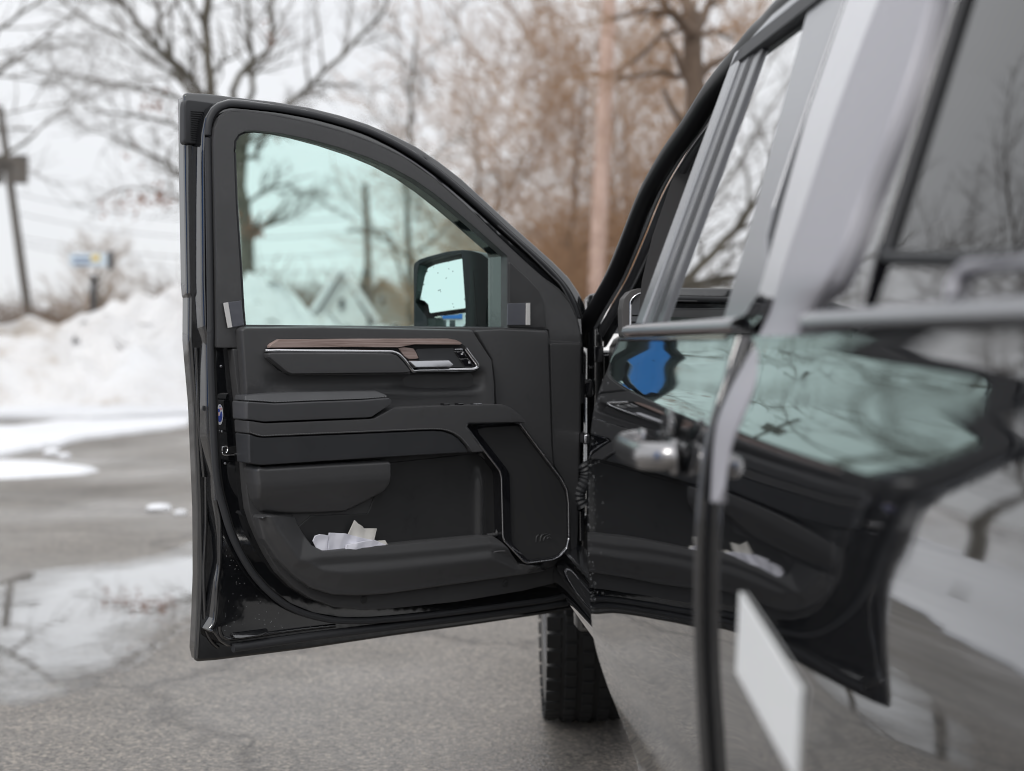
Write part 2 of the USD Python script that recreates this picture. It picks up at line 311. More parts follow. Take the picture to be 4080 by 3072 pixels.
def pillow(poly, wb, wt, r, extra=None, g=0.012, step=0.006, steps=4, arc=True):
    """A moulded piece over a 2-D outline: a wall from wb up to the rounded edge, then the face at wt. Returns (uvw, faces)."""
    poly = poly.buffer(0)
    if poly.geom_type != 'Polygon': poly = max(poly.geoms, key=lambda q: q.area)
    poly = shapely.geometry.polygon.orient(poly.simplify(2e-5), 1.0); r = max(r, 1e-5)
    def run(step):
        loops = []
        for rg in [poly.exterior, *poly.interiors]:
            c = np.array(shapely.segmentize(rg, step).coords)[:-1]
            keep = np.linalg.norm(c - np.roll(c, 1, 0), axis=1) > step * .12
            c = c[keep] if keep.sum() > 5 else c
            e = np.roll(c, -1, 0) - c; e /= np.linalg.norm(e, axis=1, keepdims=True); nl = np.c_[-e[:, 1], e[:, 0]]
            m = nl + np.roll(nl, 1, 0); m /= np.linalg.norm(m, axis=1, keepdims=True) + 1e-9
            loops.append((c, m / np.clip((m * nl).sum(1), .6, 1)[:, None]))
        return loops
    loops = run(step); dk = [r * (1 - math.cos(math.pi / 2 * k / steps)) for k in range(steps + 1)]; rr = r
    for shrink in (1, .6, .35, .2, .1):
        inner = [c + m * r * shrink for c, m in loops]; q = Polygon(inner[0], [i for i in inner[1:]])
        if q.is_valid and q.area > 0.1 * poly.area: break
    if shrink < 1:
        q = q if q.is_valid else q.buffer(0)
    P, W, F, ringat = [], [], [], []
    n0 = 0
    for c, m in loops:
        n = len(c); jj = np.arange(n); idx = []
        for k, d in enumerate([None] + dk):
            P.append(c if d is None else c + m * d * shrink)
            dd = 0.0 if d is None else d
            w = wb if d is None else wt - (r * (1 - math.sqrt(max(0, 1 - (1 - d / r) ** 2))) if arc else r * (1 - d / r))
            xy = P[-1]
            ww = np.full(n, float(w))
            if extra is not None and d is not None: ww = ww + extra(xy[:, 0], xy[:, 1], np.full(n, dd))
            W.append(ww); idx.append(n0); n0 += n
        for a_, b_ in zip(idx[:-1], idx[1:]):
            F.append(np.stack([a_ + jj, a_ + (jj + 1) % n, b_ + (jj + 1) % n], 1)); F.append(np.stack([a_ + jj, b_ + (jj + 1) % n, b_ + jj], 1))
        ringat.append(idx[-1] + jj)
    last = np.concatenate(ringat); V2 = np.vstack(P); base = V2[last]
    ins = q.buffer(-min(g, step) * .7); extra_pts = np.zeros((0, 2))
    if not ins.is_empty:
        x0, y0, x1, y1 = ins.bounds; X, Y = np.meshgrid(np.arange(x0, x1, g), np.arange(y0, y1, g)); X[::2] += g / 2
        z_ = np.stack([X.ravel(), Y.ravel()], 1); extra_pts = z_[shapely.contains_xy(ins, z_[:, 0], z_[:, 1])]
    allp = np.vstack([base, extra_pts])
    try:
        tri = Delaunay(allp).simplices
    except Exception:
        tri = np.zeros((0, 3), int)
    if len(tri):
        cen = allp[tri].mean(1); tri = tri[shapely.contains_xy(q, cen[:, 0], cen[:, 1])]
        a = allp[tri]; ar = (a[:, 1, 0] - a[:, 0, 0]) * (a[:, 2, 1] - a[:, 0, 1]) - (a[:, 1, 1] - a[:, 0, 1]) * (a[:, 2, 0] - a[:, 0, 0])
        ok = np.abs(ar) > 1e-12; tri, ar = tri[ok], ar[ok]; tri[ar < 0] = tri[ar < 0][:, ::-1]
        ids = np.concatenate([last, n0 + np.arange(len(extra_pts))]); F.append(ids[tri])
    w = np.full(len(extra_pts), float(wt))
    if extra is not None and len(extra_pts): w = w + extra(extra_pts[:, 0], extra_pts[:, 1], shapely.distance(shapely.points(extra_pts), poly.boundary))
    return np.c_[np.vstack([V2, extra_pts]), np.concatenate(W + [w])], np.vstack(F)
def rounded(pts, r):
    p = Polygon(pts).buffer(0)
    if r <= 0: return p
    p = p.buffer(-r, join_style=2).buffer(r, quad_segs=6)
    return p.buffer(r, join_style=2).buffer(-r, quad_segs=6)
def ss(a, b, x):
    t = np.clip((x - a) / (b - a), 0, 1); return t * t * (3 - 2 * t)
def fan(pts2):
    """flat triangulation of a simple polygon given as 3-D points lying in a plane"""
    P = np.asarray(pts2, float); return trimesh.Trimesh(P, [(0, i, i + 1) for i in range(1, len(P) - 1)], process=False)

# ------------------------------------------------------------------ ground
gx0, gx1, gy0, gy1 = -160, 160, -160, 240
obj('ground', (np.array([[gx0, gy0, 0], [gx1, gy0, 0], [gx1, gy1, 0], [gx0, gy1, 0]], float), np.array([[0, 1, 2], [0, 2, 3]])), M['asphalt'], smooth=False,
    label='grey wet asphalt of the parking lot', kind='structure')
def flat_sheet(pts, z, jitter=0.06, seed=1, step=0.15):
    """an irregular sheet lying on the ground, slightly domed, from outline points"""
    p = shapely.segmentize(Polygon(pts), step); xy = np.array(p.exterior.coords)[:-1]
    n = meshkit.fbm(np.c_[xy * 1.7, np.full(len(xy), 3.0)], 3, seed) - 0.5
    c0 = xy.mean(0); xy = c0 + (xy - c0) * (1 + jitter * 2.4 * n[:, None])
    return Polygon(xy).buffer(0)
def slab(poly, z0, h, r, g=0.15, step=0.1, bumps=0.0, seed=2):
    def ex(u, v, d): return bumps * (meshkit.fbm(np.c_[u * 1.3, v * 1.3, np.zeros(len(u))], 4, seed) - 0.5) * np.clip(d / 0.3, 0, 1)
    if poly.geom_type != 'Polygon': poly = max(poly.geoms, key=lambda q: q.area)
    return pillow(poly, z0, z0 + h, r, extra=ex, g=g, step=step, steps=3)

# puddle in front of the open door (world positions read off the wet patch)
pud = [on_ground(*q)[:2] for q in ZP([(-60, 1275), (60, 1235), (200, 1215), (330, 1200), (440, 1165), (560, 1150), (640, 1180), (560, 1270), (430, 1350), (330, 1420), (230, 1480), (110, 1530), (-60, 1560), (-160, 1440)])]
pp = flat_sheet(pud, 0, 0.05, 5)
v, f = pillow(pp, 0.001, 0.004, 0.002, g=0.15, step=0.12, steps=1)
pd_ = obj('puddle', (v, f), M['puddle_water'], smooth=True, label='shallow puddle mirroring bare branches beside the open door', kind='structure')

pw_ = np.array(UsdGeom.Mesh(pd_).GetPointsAttr().Get())[:, :2]; pd_d = shapely.distance(shapely.points(pw_), pp.boundary)
UsdGeom.PrimvarsAPI(UsdGeom.Mesh(pd_)).CreatePrimvar('depth', Sdf.ValueTypeNames.FloatArray, 'vertex').Set(Vt.FloatArray.FromNumpy(np.clip(pd_d / .9, 0, 1).astype(np.float32)))
# snow lying on the lot
def snow_sheet(name, px, h, seed, **kw):
    pts = [on_ground(*q)[:2] for q in ZP(px)]
    v, f = slab(flat_sheet(pts, 0, 0.08, seed), 0.0, h, min(0.12, h * 2.2), g=0.35, step=0.15, bumps=h * 0.8, seed=seed)
    return obj(name, (v, f), M['snow'], smooth=True, **kw)
snow_sheet('snow_cover', [(-330, 884), (20, 880), (300, 884), (430, 880), (640, 872), (640, 893), (440, 898), (330, 903), (200, 908), (40, 905), (-330, 912)], 0.10, 11, kind='structure', label='strip of white snow along the foot of the ploughed bank')
snow_sheet('snow_cover', [(-330, 925), (30, 928), (130, 915), (330, 911), (420, 906), (400, 922), (300, 936), (190, 950), (90, 972), (-20, 992), (-330, 1010)], 0.07, 12, kind='structure', label='wide sheet of snow on the asphalt left of the door')
snow_sheet('snow_patch', [(-150, 1005), (20, 1000), (110, 1003), (225, 1018), (190, 1026), (60, 1034), (-150, 1038)], 0.05, 13, kind='structure', label='thin tongue of snow on the asphalt, nearest of the large ones')
snow_sheet('snow_cover', [(-200, 1000), (-120, 960), (-330, 905), (-900, 930), (-1600, 1050), (-1500, 1180), (-900, 1200), (-560, 1150), (-350, 1080)], 0.08, 17, kind='structure', label='sheet of snow left of the view, mirrored in the truck side')
def lump(px, py, w, h, seed):
    p = on_ground(*ZP([(px, py)])[0]); m = trimesh.creation.icosphere(2, 1.0); vv = m.vertices
    m.vertices = vv * (1 + 0.5 * (meshkit.fbm(vv * 1.5 + seed, 3, seed)[:, None] - 0.5)) * np.array([w, w * 0.8, h]) + p + [0, 0, h * 0.5]; return m
for k, (px, py, w, h, lb) in enumerate([(343, 1102, 0.10, 0.035, 'flat white snow chunk on the asphalt, larger of the two beside the door edge'), (389, 1111, 0.05, 0.025, 'small snow chunk on the asphalt nearest the door edge'),
        (112, 984, 0.10, 0.06, 'small round snow chunk at the edge of the snow sheet'), (140, 991, 0.07, 0.05, 'smallest snow chunk, right of the round one by the snow sheet')]):
    obj('snow_chunk', lump(px, py, w, h, 30 + k), M['snow'], smooth=True, label=lb, cat='snow chunk')

# the ploughed bank behind the lot
def bank():
    path = spline(np.array([(24, 25), (14, 26), (8, 27), (3, 27.5), (-3, 28.6), (-6.5, 28.8), (-9.8, 26.4), (-12.4, 21), (-14.5, 15), (-17.5, 8), (-22, 0)], float), 0.28)
    tg = np.gradient(path, axis=0); tg /= np.linalg.norm(tg, axis=1, keepdims=True); nr = np.c_[tg[:, 1], -tg[:, 0]]      # away from the lot
    ts = np.linspace(0, 1, 64); xs = path[:, 0]
    top = np.interp(xs, [-22, -14.5, -9.8, -6.5, -5.0, -4.0, -2.9, -1, 1.5, 4, 6.0, 8.2, 9.5, 12, 24], [1.5, 1.6, 1.65, 1.7, 1.9, 2.35, 2.4, 1.5, 1.5, 1.7, 2.0, 2.4, 3.2, 3.0, 2.4])
    prof = np.interp(ts, [0, .05, .18, .42, .58, .8, 1], [0, .16, .6, .96, 1., .7, 0]); G = path[:, None] + nr[:, None] * (ts * 7)[None, :, None]
    P = np.concatenate([G, (top[:, None] * prof[None])[..., None]], 2)
    q = P.reshape(-1, 3)[:, :2]; z0 = np.zeros(len(q))
    n, n2, n3 = (meshkit.fbm(np.c_[q * f_, z0 + k_], o_, 4 + k_).reshape(P.shape[:2]) - .5 for f_, k_, o_ in ((.7, 0, 5), (2.4, 1, 3), (6.0, 2, 2)))
    P[:, :, 2] = np.maximum(P[:, :, 2] * (1 + .55 * n + .75 * n2 + .4 * n3), -.05); P[:, :, :2] -= nr[:, None] * (1.8 * n + .8 * n2)[..., None] * np.sin(np.pi * ts)[None, :, None]
    P[:, 0, 2] = P[:, -1, 2] = -.05
    return grid_mesh(P)
obj('snow_bank', bank(), M['snow_dirty'], smooth=True, kind='structure', label='long ploughed bank of dirty white snow behind the lot')
fl = np.array([[-150, 33.5, 0.05], [150, 33.5, 0.05], [150, 235, 0.05], [-150, 235, 0.05]], float)
obj('field', (fl, np.array([[0, 1, 2], [0, 2, 3]])), M['field_ground'], smooth=False, kind='structure', label='snowy brown ground beyond the bank')

# ------------------------------------------------------------------ bare trees
class Wood:
    def __init__(s, seed): s.a, s.b, s.ra, s.rb = [], [], [], []; s.r = random.Random(seed)
    def seg(s, p, q, r0, r1): s.a.append(p); s.b.append(q); s.ra.append(r0); s.rb.append(r1)
    def limb(s, pts, r0, r1, level=2, n=8, ratio=0.5, start=0.25, minr=0.004, up=0.25, spread=(25, 60)):
        p = spline(np.array(pts, float), 0.45)
        if len(p) > 3:
            p[1:-1] += np.array([[s.r.gauss(0, .03) for _ in range(3)] for _ in range(len(p) - 2)])
        L = np.linalg.norm(np.diff(p, axis=0), axis=1).sum(); k = len(p) - 1
        rr = [r0 + (r1 - r0) * (i / k) ** 0.9 for i in range(k + 1)]
        for i in range(k): s.seg(p[i], p[i + 1], rr[i], rr[i + 1])
        if level <= 0: return
        for c in range(n):
            t = start + (1 - start) * (c + s.r.random()) / n; x = min(int(t * k), k - 1); fpos = t * k - x
            q = p[x] * (1 - fpos) + p[x + 1] * fpos; d = p[x + 1] - p[x]; d = d / np.linalg.norm(d)
            s.grow(q, d, L * ratio * (0.65 + 0.6 * s.r.random()) * (1.15 - 0.6 * t), rr[x] * 0.55, level - 1, minr, up, spread)
        s.grow(p[-1], d, L * ratio * 0.5, rr[-1], level - 1, minr, up, (2, 15))
    def grow(s, q, d, L, r, level, minr, up, spread):
        ang = math.radians(s.r.uniform(*spread)); az = s.r.uniform(0, 2 * math.pi)
        a = np.cross(d, [0.3, 0.2, 1.0]); a /= np.linalg.norm(a) + 1e-9; b = np.cross(d, a)
        e = d * math.cos(ang) + (a * math.cos(az) + b * math.sin(az)) * math.sin(ang)
        k = 4 if level > 0 else 3; st = L / k; pts = [q]; r = max(r, minr)
        for i in range(k):
            e = e + np.array([s.r.gauss(0, .16), s.r.gauss(0, .16), s.r.gauss(0, .12) + up * 0.35]); e /= np.linalg.norm(e)
            pts.append(pts[-1] + e * st)
        for i in range(k): s.seg(pts[i], pts[i + 1], max(minr, r * (1 - 0.75 * i / k)), max(minr * .7, r * (1 - 0.75 * (i + 1) / k)))
        if level > 0:
            m = 5 if level > 1 else 6
            for c in range(m):
                t = 0.2 + 0.8 * (c + s.r.random()) / m; x = min(int(t * k), k - 1)
                dd = pts[x + 1] - pts[x]; dd /= np.linalg.norm(dd)
                s.grow(pts[x] + (pts[x + 1] - pts[x]) * (t * k - x), dd, L * (0.35 + 0.3 * s.r.random()), r * 0.5, level - 1, minr, up, spread)
    def mesh(s, big=True, cut=0.025):
        a, b, ra, rb = np.array(s.a), np.array(s.b), np.array(s.ra), np.array(s.rb)
        sel = (ra >= cut) if big else (ra < cut)
        if not sel.any(): return None
        a, b, ra, rb = a[sel], b[sel], ra[sel], rb[sel]; n = 8 if big else 3
        t = b - a; ln = np.linalg.norm(t, axis=1, keepdims=True); t = t / (ln + 1e-9)
        if big: b = b + t * rb[:, None] * 0.4
        u = np.cross(t, np.where(np.abs(t[:, 2:]) < .9, [0, 0, 1.], [1., 0, 0])); u /= np.linalg.norm(u, axis=1, keepdims=True); w = np.cross(t, u)
        an = np.arange(n) * 2 * np.pi / n; cs, sn = np.cos(an)[None, :, None], np.sin(an)[None, :, None]
        o = cs * u[:, None] + sn * w[:, None]
        V = np.concatenate([a[:, None] + ra[:, None, None] * o, b[:, None] + rb[:, None, None] * o], 1)
        j = np.arange(n); F = np.vstack([np.stack([j, (j + 1) % n, n + (j + 1) % n], 1), np.stack([j, n + (j + 1) % n, n + j], 1)])
        F = (F[None] + (np.arange(len(a)) * 2 * n)[:, None, None]).reshape(-1, 3)
        return V.reshape(-1, 3), F
def make_tree(w, name, label, base, bark, twig, cut=0.03, leaves=None, group=None):
    t = thing(name, label, 'tree', base, group)
    obj('trunk', w.mesh(True, cut), M[bark], t, smooth=60)
    m = w.mesh(False, cut)
    if m is not None: obj('crown', m, M[twig], t, smooth=False)
    if leaves is not None:
        r = random.Random(3); out = []
        for p, n, sz in leaves:
            for _ in range(n):
                q = np.array(p) + [r.gauss(0, .16), r.gauss(0, .2), r.gauss(0, .14)]; a = np.array([r.gauss(0, 1) for _ in range(3)]); a /= np.linalg.norm(a)
                b = np.cross(a, [0.1, 0.3, 1]); b /= np.linalg.norm(b); out.append(([q - a * sz, q + b * sz * .6, q + a * sz, q - b * sz * .6], [(0, 1, 2), (0, 2, 3)]))
        obj('dry_leaves', [trimesh.Trimesh(*x, process=False) for x in out], M['dry_leaf'], t, smooth=False, kind='stuff')
    return t
def pxs(pts, Y, dy=0.0, seed=0):
    r = random.Random(seed); n = len(pts)
    return [at_y(*ZP([p])[0], Y + dy * i / max(1, n - 1) + r.gauss(0, .1)) for i, p in enumerate(pts)]

# oak behind the open door (limbs read off the photograph, at 31 m)
TY = 33.0
w = Wood(11)
b0 = at_y(*ZP([(538, 640)])[0], TY); b0[2] = 0
trunk = [b0] + pxs([(536, 600), (528, 480), (518, 380), (522, 318)], TY)
w.limb(trunk, 0.22, 0.15, level=1, n=4, ratio=0.25, start=0.5)
zz = lambda pts: [(X / 2050 * 865.8, Y / 1666 * 703.6) for X, Y in pts]     # 1st look: region 0,0-1600,1300
fork = (522, 318)
limbs = [([fork, *zz([(1130, 560), (1075, 460), (1058, 300), (1050, 120), (1040, -60)])], 0.13, 0.8),
         ([fork, *zz([(1100, 560), (1000, 440), (900, 330), (760, 190), (600, -20)])], 0.10, -2.5),
         ([fork, *zz([(1080, 600), (930, 420), (860, 240), (800, 20), (780, -80)])], 0.075, 2.0),
         ([fork, *zz([(1200, 590), (1190, 470), (1250, 360), (1385, 250), (1395, 60), (1400, -80)])], 0.085, 1.2),
         ([fork, *zz([(1250, 600), (1290, 480), (1285, 200), (1275, -60)])], 0.07, -1.6),
         ([fork, *zz([(1300, 640), (1500, 520), (1640, 380), (1850, 180), (1960, 60)])], 0.075, -2.0),
         ([fork, *zz([(1330, 690), (1500, 560), (1620, 460)])], 0.05, 2.0),
         ([fork, *zz([(1000, 560), (900, 490), (640, 440), (300, 380), (180, 350)])], 0.055, -2.5),
         ([(520, 350), *zz([(1000, 680), (800, 620), (480, 560), (330, 420), (250, 300)])], 0.05, 2.4),
         ([(518, 400), *zz([(1060, 960), (930, 900), (780, 800), (600, 720), (420, 640)])], 0.06, -2.2),
         ([(520, 440), *zz([(1100, 1080), (900, 1010), (700, 960), (560, 1000), (470, 1040)])], 0.04, 1.5),
         ([(526, 470), *zz([(1320, 1000), (1480, 930), (1560, 1010), (1650, 960)])], 0.045, 1.0),
         ([(522, 345), *zz([(1280, 830), (1340, 700), (1420, 640)])], 0.055, -1.0),
         ([(528, 500), *zz([(1330, 1180), (1480, 1100), (1600, 1010), (1720, 1080)])], 0.04, -1.0),
         ([fork, *zz([(1000, 480), (700, 250), (480, 120), (350, 20)])], 0.05, 2.5)]
for i_, more in ((0, [(420, -160), (380, -330), (370, -460)]), (4, [(560, -150), (575, -300)]), (3, [(610, -170), (640, -330)]), (2, [(280, -140), (210, -280)]), (1, [(180, -90), (90, -170), (20, -260)]), (5, [(860, -80), (900, -200)]), (14, [(70, -60), (-20, -110)])): limbs[i_][0].extend(more)
for k, (pts, r0, dy) in enumerate(limbs):
    w.limb(pxs(pts, TY, dy, k), r0 * 1.1, 0.012, level=2, n=19, ratio=0.24, start=0.22, minr=0.006, up=0.22)
lv = [(at_y(*ZP([q])[0], TY - 1), int(n * 1.6), 0.07) for q, n in ((zz([(800, 530)])[0], 26), (zz([(572, 1050)])[0], 16), (zz([(720, 1050)])[0], 20), (zz([(825, 1020)])[0], 26), (zz([(1390, 170)])[0], 10), (zz([(1260, 1120)])[0], 14), (zz([(1290, 1180)])[0], 14), (zz([(700, 800)])[0], 6), (zz([(1420, 640)])[0], 6))]
make_tree(w, 'oak_tree', 'big bare oak with a few rust leaves, trunk seen through the door window', b0, 'bark_grey', 'twig_grey', 0.03, lv)

# thick tree at the upper right
TY2 = 24.0
w = Wood(23); b2 = at_y(*ZP([(1500, 640)])[0], TY2); b2[2] = 0
z8 = lambda pts: [((1700 + X / 1.333) / 1.8445, (Y / 1.333) / 1.8445) for X, Y in pts]
f2 = z8([(1412, 175)])[0]
w.limb([b2] + pxs([(1506, 420), (1504, 240), (1498, 130), f2], TY2), 0.22, 0.17, level=1, n=3, ratio=0.3, start=0.6)
for k, (pts, r0, dy) in enumerate([([f2, *z8([(1340, 90), (1250, 20), (1190, -60)])], 0.11, -1.0), ([f2, *z8([(1460, 110), (1510, -20), (1530, -120)])], 0.13, 0.8),
        ([z8([(1340, 80)])[0], *z8([(1200, 40), (1050, 80), (900, 120), (760, 150)])], 0.055, -1.5), ([z8([(1400, 140)])[0], *z8([(1300, 150), (1200, 220), (1100, 320), (900, 400), (700, 420)])], 0.05, 1.0),
        ([z8([(1430, 200)])[0], *z8([(1540, 160), (1680, 220), (1760, 200)])], 0.06, 0.6), ([z8([(1430, 330)])[0], *z8([(1330, 400), (1200, 390), (1000, 420), (760, 400)])], 0.055, -1.2),
        ([z8([(1445, 420)])[0], *z8([(1350, 430), (1260, 380), (1180, 290)])], 0.04, 1.0)]):
    w.limb(pxs(pts, TY2, dy, 40 + k), r0, 0.014, level=2, n=9, ratio=0.38, start=0.15, minr=0.006, up=0.1)
make_tree(w, 'thick_tree', 'thick forked brown tree right of the pinkish pole', b2, 'bark_warm', 'twig_warm')

# other single trees: (base px, Y, height m, trunk radius, spread, bark, twig, label)
def simple_tree(seed, px, Y, H, r0, limbs_n, reach, bark, twig, label, lean=(0, 0), first=0.25, name='bare_tree', minr=0.006, dens=8, up=0.25, lv=2):
    w = Wood(seed); r = random.Random(seed + 5); b = at_y(*ZP([(px, 700)])[0], Y); b[2] = 0
    top = b + np.array([lean[0], lean[1], H]); mid = b + (top - b) * 0.5 + [r.gauss(0, .15), r.gauss(0, .15), 0]
    w.limb([b, mid, top], r0, r0 * 0.25, level=1, n=3, ratio=0.1, start=0.5)
    for k in range(limbs_n):
        t = first + (1 - first) * (k + r.random()) / limbs_n; q = b + (top - b) * t; az = k * 2.4 + r.random(); L = reach * (1.25 - 0.75 * t) * (0.7 + .5 * r.random())
        el = 0.35 + 0.5 * t
        d = np.array([math.cos(az), math.sin(az), el]); p1 = q + d * L * .5; p2 = p1 + (d + [0, 0, .4]) * L * .5
        w.limb([q, p1, p2], r0 * (0.5 - 0.3 * t), 0.01, level=lv, n=dens, ratio=0.42, start=0.2, minr=minr, up=up)
    return make_tree(w, name, label, b, bark, twig)
simple_tree(31, 900, 36, 9.0, 0.11, 11, 2.3, 'bark_grey', 'twig_grey', 'slender tree whose thin trunk crosses the door window left of the side mirror')
simple_tree(32, 1075, 38, 6.0, 0.10, 10, 2.0, 'bark_warm', 'twig_tan', 'low branchy tree seen through the window right above the side mirror', first=0.15)
simple_tree(33, 215, 60, 5.0, 0.12, 26, 2.2, 'bark_grey', 'twig_tan', 'small round beige tree behind the roadside sign', first=0.3, lv=2)
simple_tree(34, -420, 23, 13.5, 0.17, 20, 4.4, 'bark_grey', 'twig_grey', 'bare tree left of the view, mirrored in the rear side glass', first=0.3)
simple_tree(35, -860, 20, 12.0, 0.17, 20, 4.4, 'bark_grey', 'twig_grey', 'second bare tree left of the view, farther out', first=0.3)
simple_tree(36, -160, 30, 14.5, 0.15, 20, 4.4, 'bark_grey', 'twig_grey', 'bare tree just outside the left edge of the view', first=0.3)
for k, (px, Y, H, lb) in enumerate([(1195, 52, 12.0, 'far tan-twigged tree showing above the brush, left of the pinkish pole'), (1330, 55, 13.0, 'far tan-twigged tree right behind the pinkish pole'), (1540, 50, 12.0, 'far tan-twigged tree behind the thick forked tree'), (1085, 40, 8.0, 'spreading brown-twigged tree above the sloping window frame'), (1205, 37, 9.5, 'wide brown-twigged tree left of the pinkish pole'),
        (1400, 40, 9.0, 'brown-twigged tree between the pinkish pole and the thick tree'), (1640, 36, 10.0, 'brown-twigged tree mostly hidden behind the truck roof')]):
    simple_tree(50 + k, px, Y, H, 0.085, 18, 5.0, 'bark_warm', 'twig_warm', lb, first=0.25, dens=12, up=0.05, lean=(.8 * (-1) ** k, 0), minr=.009)
# thicket: fine brush that reads as one mass
def brush(seed, spots, twig, name, label, minr=0.006):
    w = Wood(seed); r = random.Random(seed)
    for (x, y, H) in spots:
        for k in range(4):
            az, ln = r.uniform(0, 6.28), r.uniform(.25, .95) * H
            p0 = np.array([x + r.gauss(0, .25), y + r.gauss(0, .25), 0]); p2 = p0 + [math.cos(az) * ln, math.sin(az) * ln, H * r.uniform(.7, 1.1)]
            w.limb([p0, p0 * .6 + p2 * .4 + [0, 0, .28 * H], p2 - [0, 0, .12 * H]], 0.018 * max(1, H / 3), minr, level=1, n=9, ratio=0.4, start=0.1, minr=minr, up=0.3)
    a, b = w.mesh(True, 0.0), None
    V, F = w.mesh(False, 10.0)
    return obj(name, (V, F), M[twig], smooth=False, kind='stuff', label=label)
r = random.Random(77)
sp = []
for k in range(560):
    px = r.uniform(960, 1640); Y = r.uniform(34, 58); p = at_y(*ZP([(px, 700)])[0], Y); sp.append((p[0], Y, (2.4 + 4.0 * r.random() ** 1.2) * (Y / 41) * float(np.interp(px, [940, 1060, 1180], [.5, .75, 1]))))
brush(78, sp, 'twig_warm', 'thicket', 'dense orange-brown thicket behind the snow bank right of the door')
sp = []
for k in range(230):
    px = r.uniform(-900, 620); Y = r.uniform(70, 92); p = at_y(*ZP([(px, 700)])[0], Y); sp.append((p[0], Y, r.uniform(2.2, 4.4) * (1.25 if px > 230 else 1)))
brush(79, sp, 'twig_brown', 'hedgerow', 'low brown hedgerow on the horizon behind the snow bank', 0.016)
sp = []
for k in range(140):
    px = r.uniform(560, 1120); Y = r.uniform(72, 92); p = at_y(*ZP([(px, 700)])[0], Y); sp.append((p[0], Y, r.uniform(3.0, 5.2)))
brush(80, sp, 'twig_brown', 'woodland', 'brown woodland edge seen low through the door window', 0.018)
def conifer(px, Y, H, R, lb, seed):
    b = at_y(*ZP([(px, 700)])[0], Y); b[2] = 0; t = thing('evergreen_tree', lb, 'tree', b)
    obj('trunk', tube([b, b + [0, 0, H]], [0.14, 0.02], 7), M['bark_grey'], t)
    rr = random.Random(seed); V, F = [], []
    for k in range(1500):
        h = 0.08 + 0.92 * rr.random() ** 1.3; ra = R * (1 - h) * (0.5 + 0.5 * rr.random()) + .05; az = rr.uniform(0, 6.283)
        q = b + [0, 0, h * H]; e = np.array([math.cos(az), math.sin(az), -.25]); s_ = np.array([-math.sin(az), math.cos(az), 0]); n = len(V)
        V += [q + e * ra * .2, q + e * ra + s_ * .09, q + e * ra * 1.1, q + e * ra - s_ * .09]; F += [(n, n + 1, n + 2), (n, n + 2, n + 3)]
    obj('crown', (np.array(V), np.array(F)), M['evergreen'], t, smooth=False)
conifer(787, 62, 4.6, 1.2, 'dark pointed evergreen beside the leaning pole', 4); conifer(733, 66, 3.3, 1.3, 'lower dark evergreen behind the white gabled house', 5)

# ------------------------------------------------------------------ poles, wires, sign, houses
def pole(px_top, px_bot, Y, r0, mt, label, arms=(), cans=(), wires=(), top_ext=0.0):
    a, b = at_y(*ZP([px_bot])[0], Y), at_y(*ZP([px_top])[0], Y)
    d = (b - a) / (b[2] - a[2]); foot = a - d * a[2]; head = b + d * top_ext
    t = thing('utility_pole', label, 'pole', foot)
    obj('shaft', tube(resample([foot, head], 0.8), np.linspace(r0, r0 * .75, len(resample([foot, head], .8))), 12), M[mt], t)
    for (z, half) in arms:
        q = foot + d * z; obj('crossarm', bevel_box(q + [0, -r0, 0], (2 * half, .1, .12), .015), M['pole_grey'], t)
    for (z, dx) in cans:
        q = foot + d * z; obj('transformer', [trimesh.creation.cylinder(.42, 1.4, transform=trimesh.transformations.translation_matrix(q + [dx, 0, 0])), trimesh.creation.cylinder(.45, .1, transform=trimesh.transformations.translation_matrix(q + [dx, 0, .74]))], M['pole_grey'], t)
    for (z, end, sag) in wires:
        q = foot + d * z; s_ = np.linspace(0, 1, 24)[:, None]; e = np.array(end, float)
        pth = q * (1 - s_) + e * s_; pth[:, 2] -= sag * 4 * (s_ * (1 - s_))[:, 0]; obj('wire', tube(pth, .018, 5), M['wire'], t)
    return foot
e1 = [at_y(*ZP([q])[0], 75) for q in ((760, 470), (760, 545), (760, 585), (760, 500))]
pole((2, 250), (58, 655), 80, 0.27, 'pole_grey', 'tilted grey utility pole with transformer at the left edge', arms=[(13.0, 1.7), (11.2, 1.2)], cans=[(10.8, .62), (10.8, -.66)],
     wires=[(9.6, e1[0], .8), (7.2, e1[1], .7), (6.8, e1[2], .6), (8.5, e1[3], .8), (9.9, at_y(*ZP([(-300, 260)])[0], 70), .3)], top_ext=.5)
pole((789, 415), (797, 612), 58, 0.17, 'pole_grey', 'grey pole standing among the houses in the door window', arms=[(5.9, .8)], top_ext=.3)
pole((838, 500), (872, 606), 64, 0.10, 'pole_grey', 'thin leaning pole right of the houses in the door window')
pole((1318, -40), (1290, 585), 34, 0.215, 'pole_wood', 'pinkish brown wooden utility pole rising from the right snow bank', top_ext=2.5)
a = at_y(*ZP([(202, 660)])[0], 44)
t = thing('roadside_sign', 'pale blue roadside sign board on one dark post above the snow bank', 'sign', (a[0], 44, 0))
obj('post', bevel_box((a[0], 44, 1.7), (.16, .16, 3.4), .02), M['post_dark'], t)
s0, s1 = at_y(*ZP([(157, 548)])[0], 44), at_y(*ZP([(243, 577)])[0], 44)
cx_, cz_ = (s0[0] + s1[0]) / 2, (s0[2] + s1[2]) / 2
obj('board', bevel_box((cx_ - .06, 43.85, cz_), (abs(s1[0] - s0[0]), .14, abs(s0[2] - s1[2])), .02), M['sign_white'], t)
obj('end_cap', bevel_box((s1[0] - .02, 43.84, cz_), (.16, .2, .52), .02), M['post_dark'], t)
obj('emblem_panel', box((cx_ + .13, 43.77, cz_ + .06), (.26, .02, .18)), M['sign_yellow'], t)
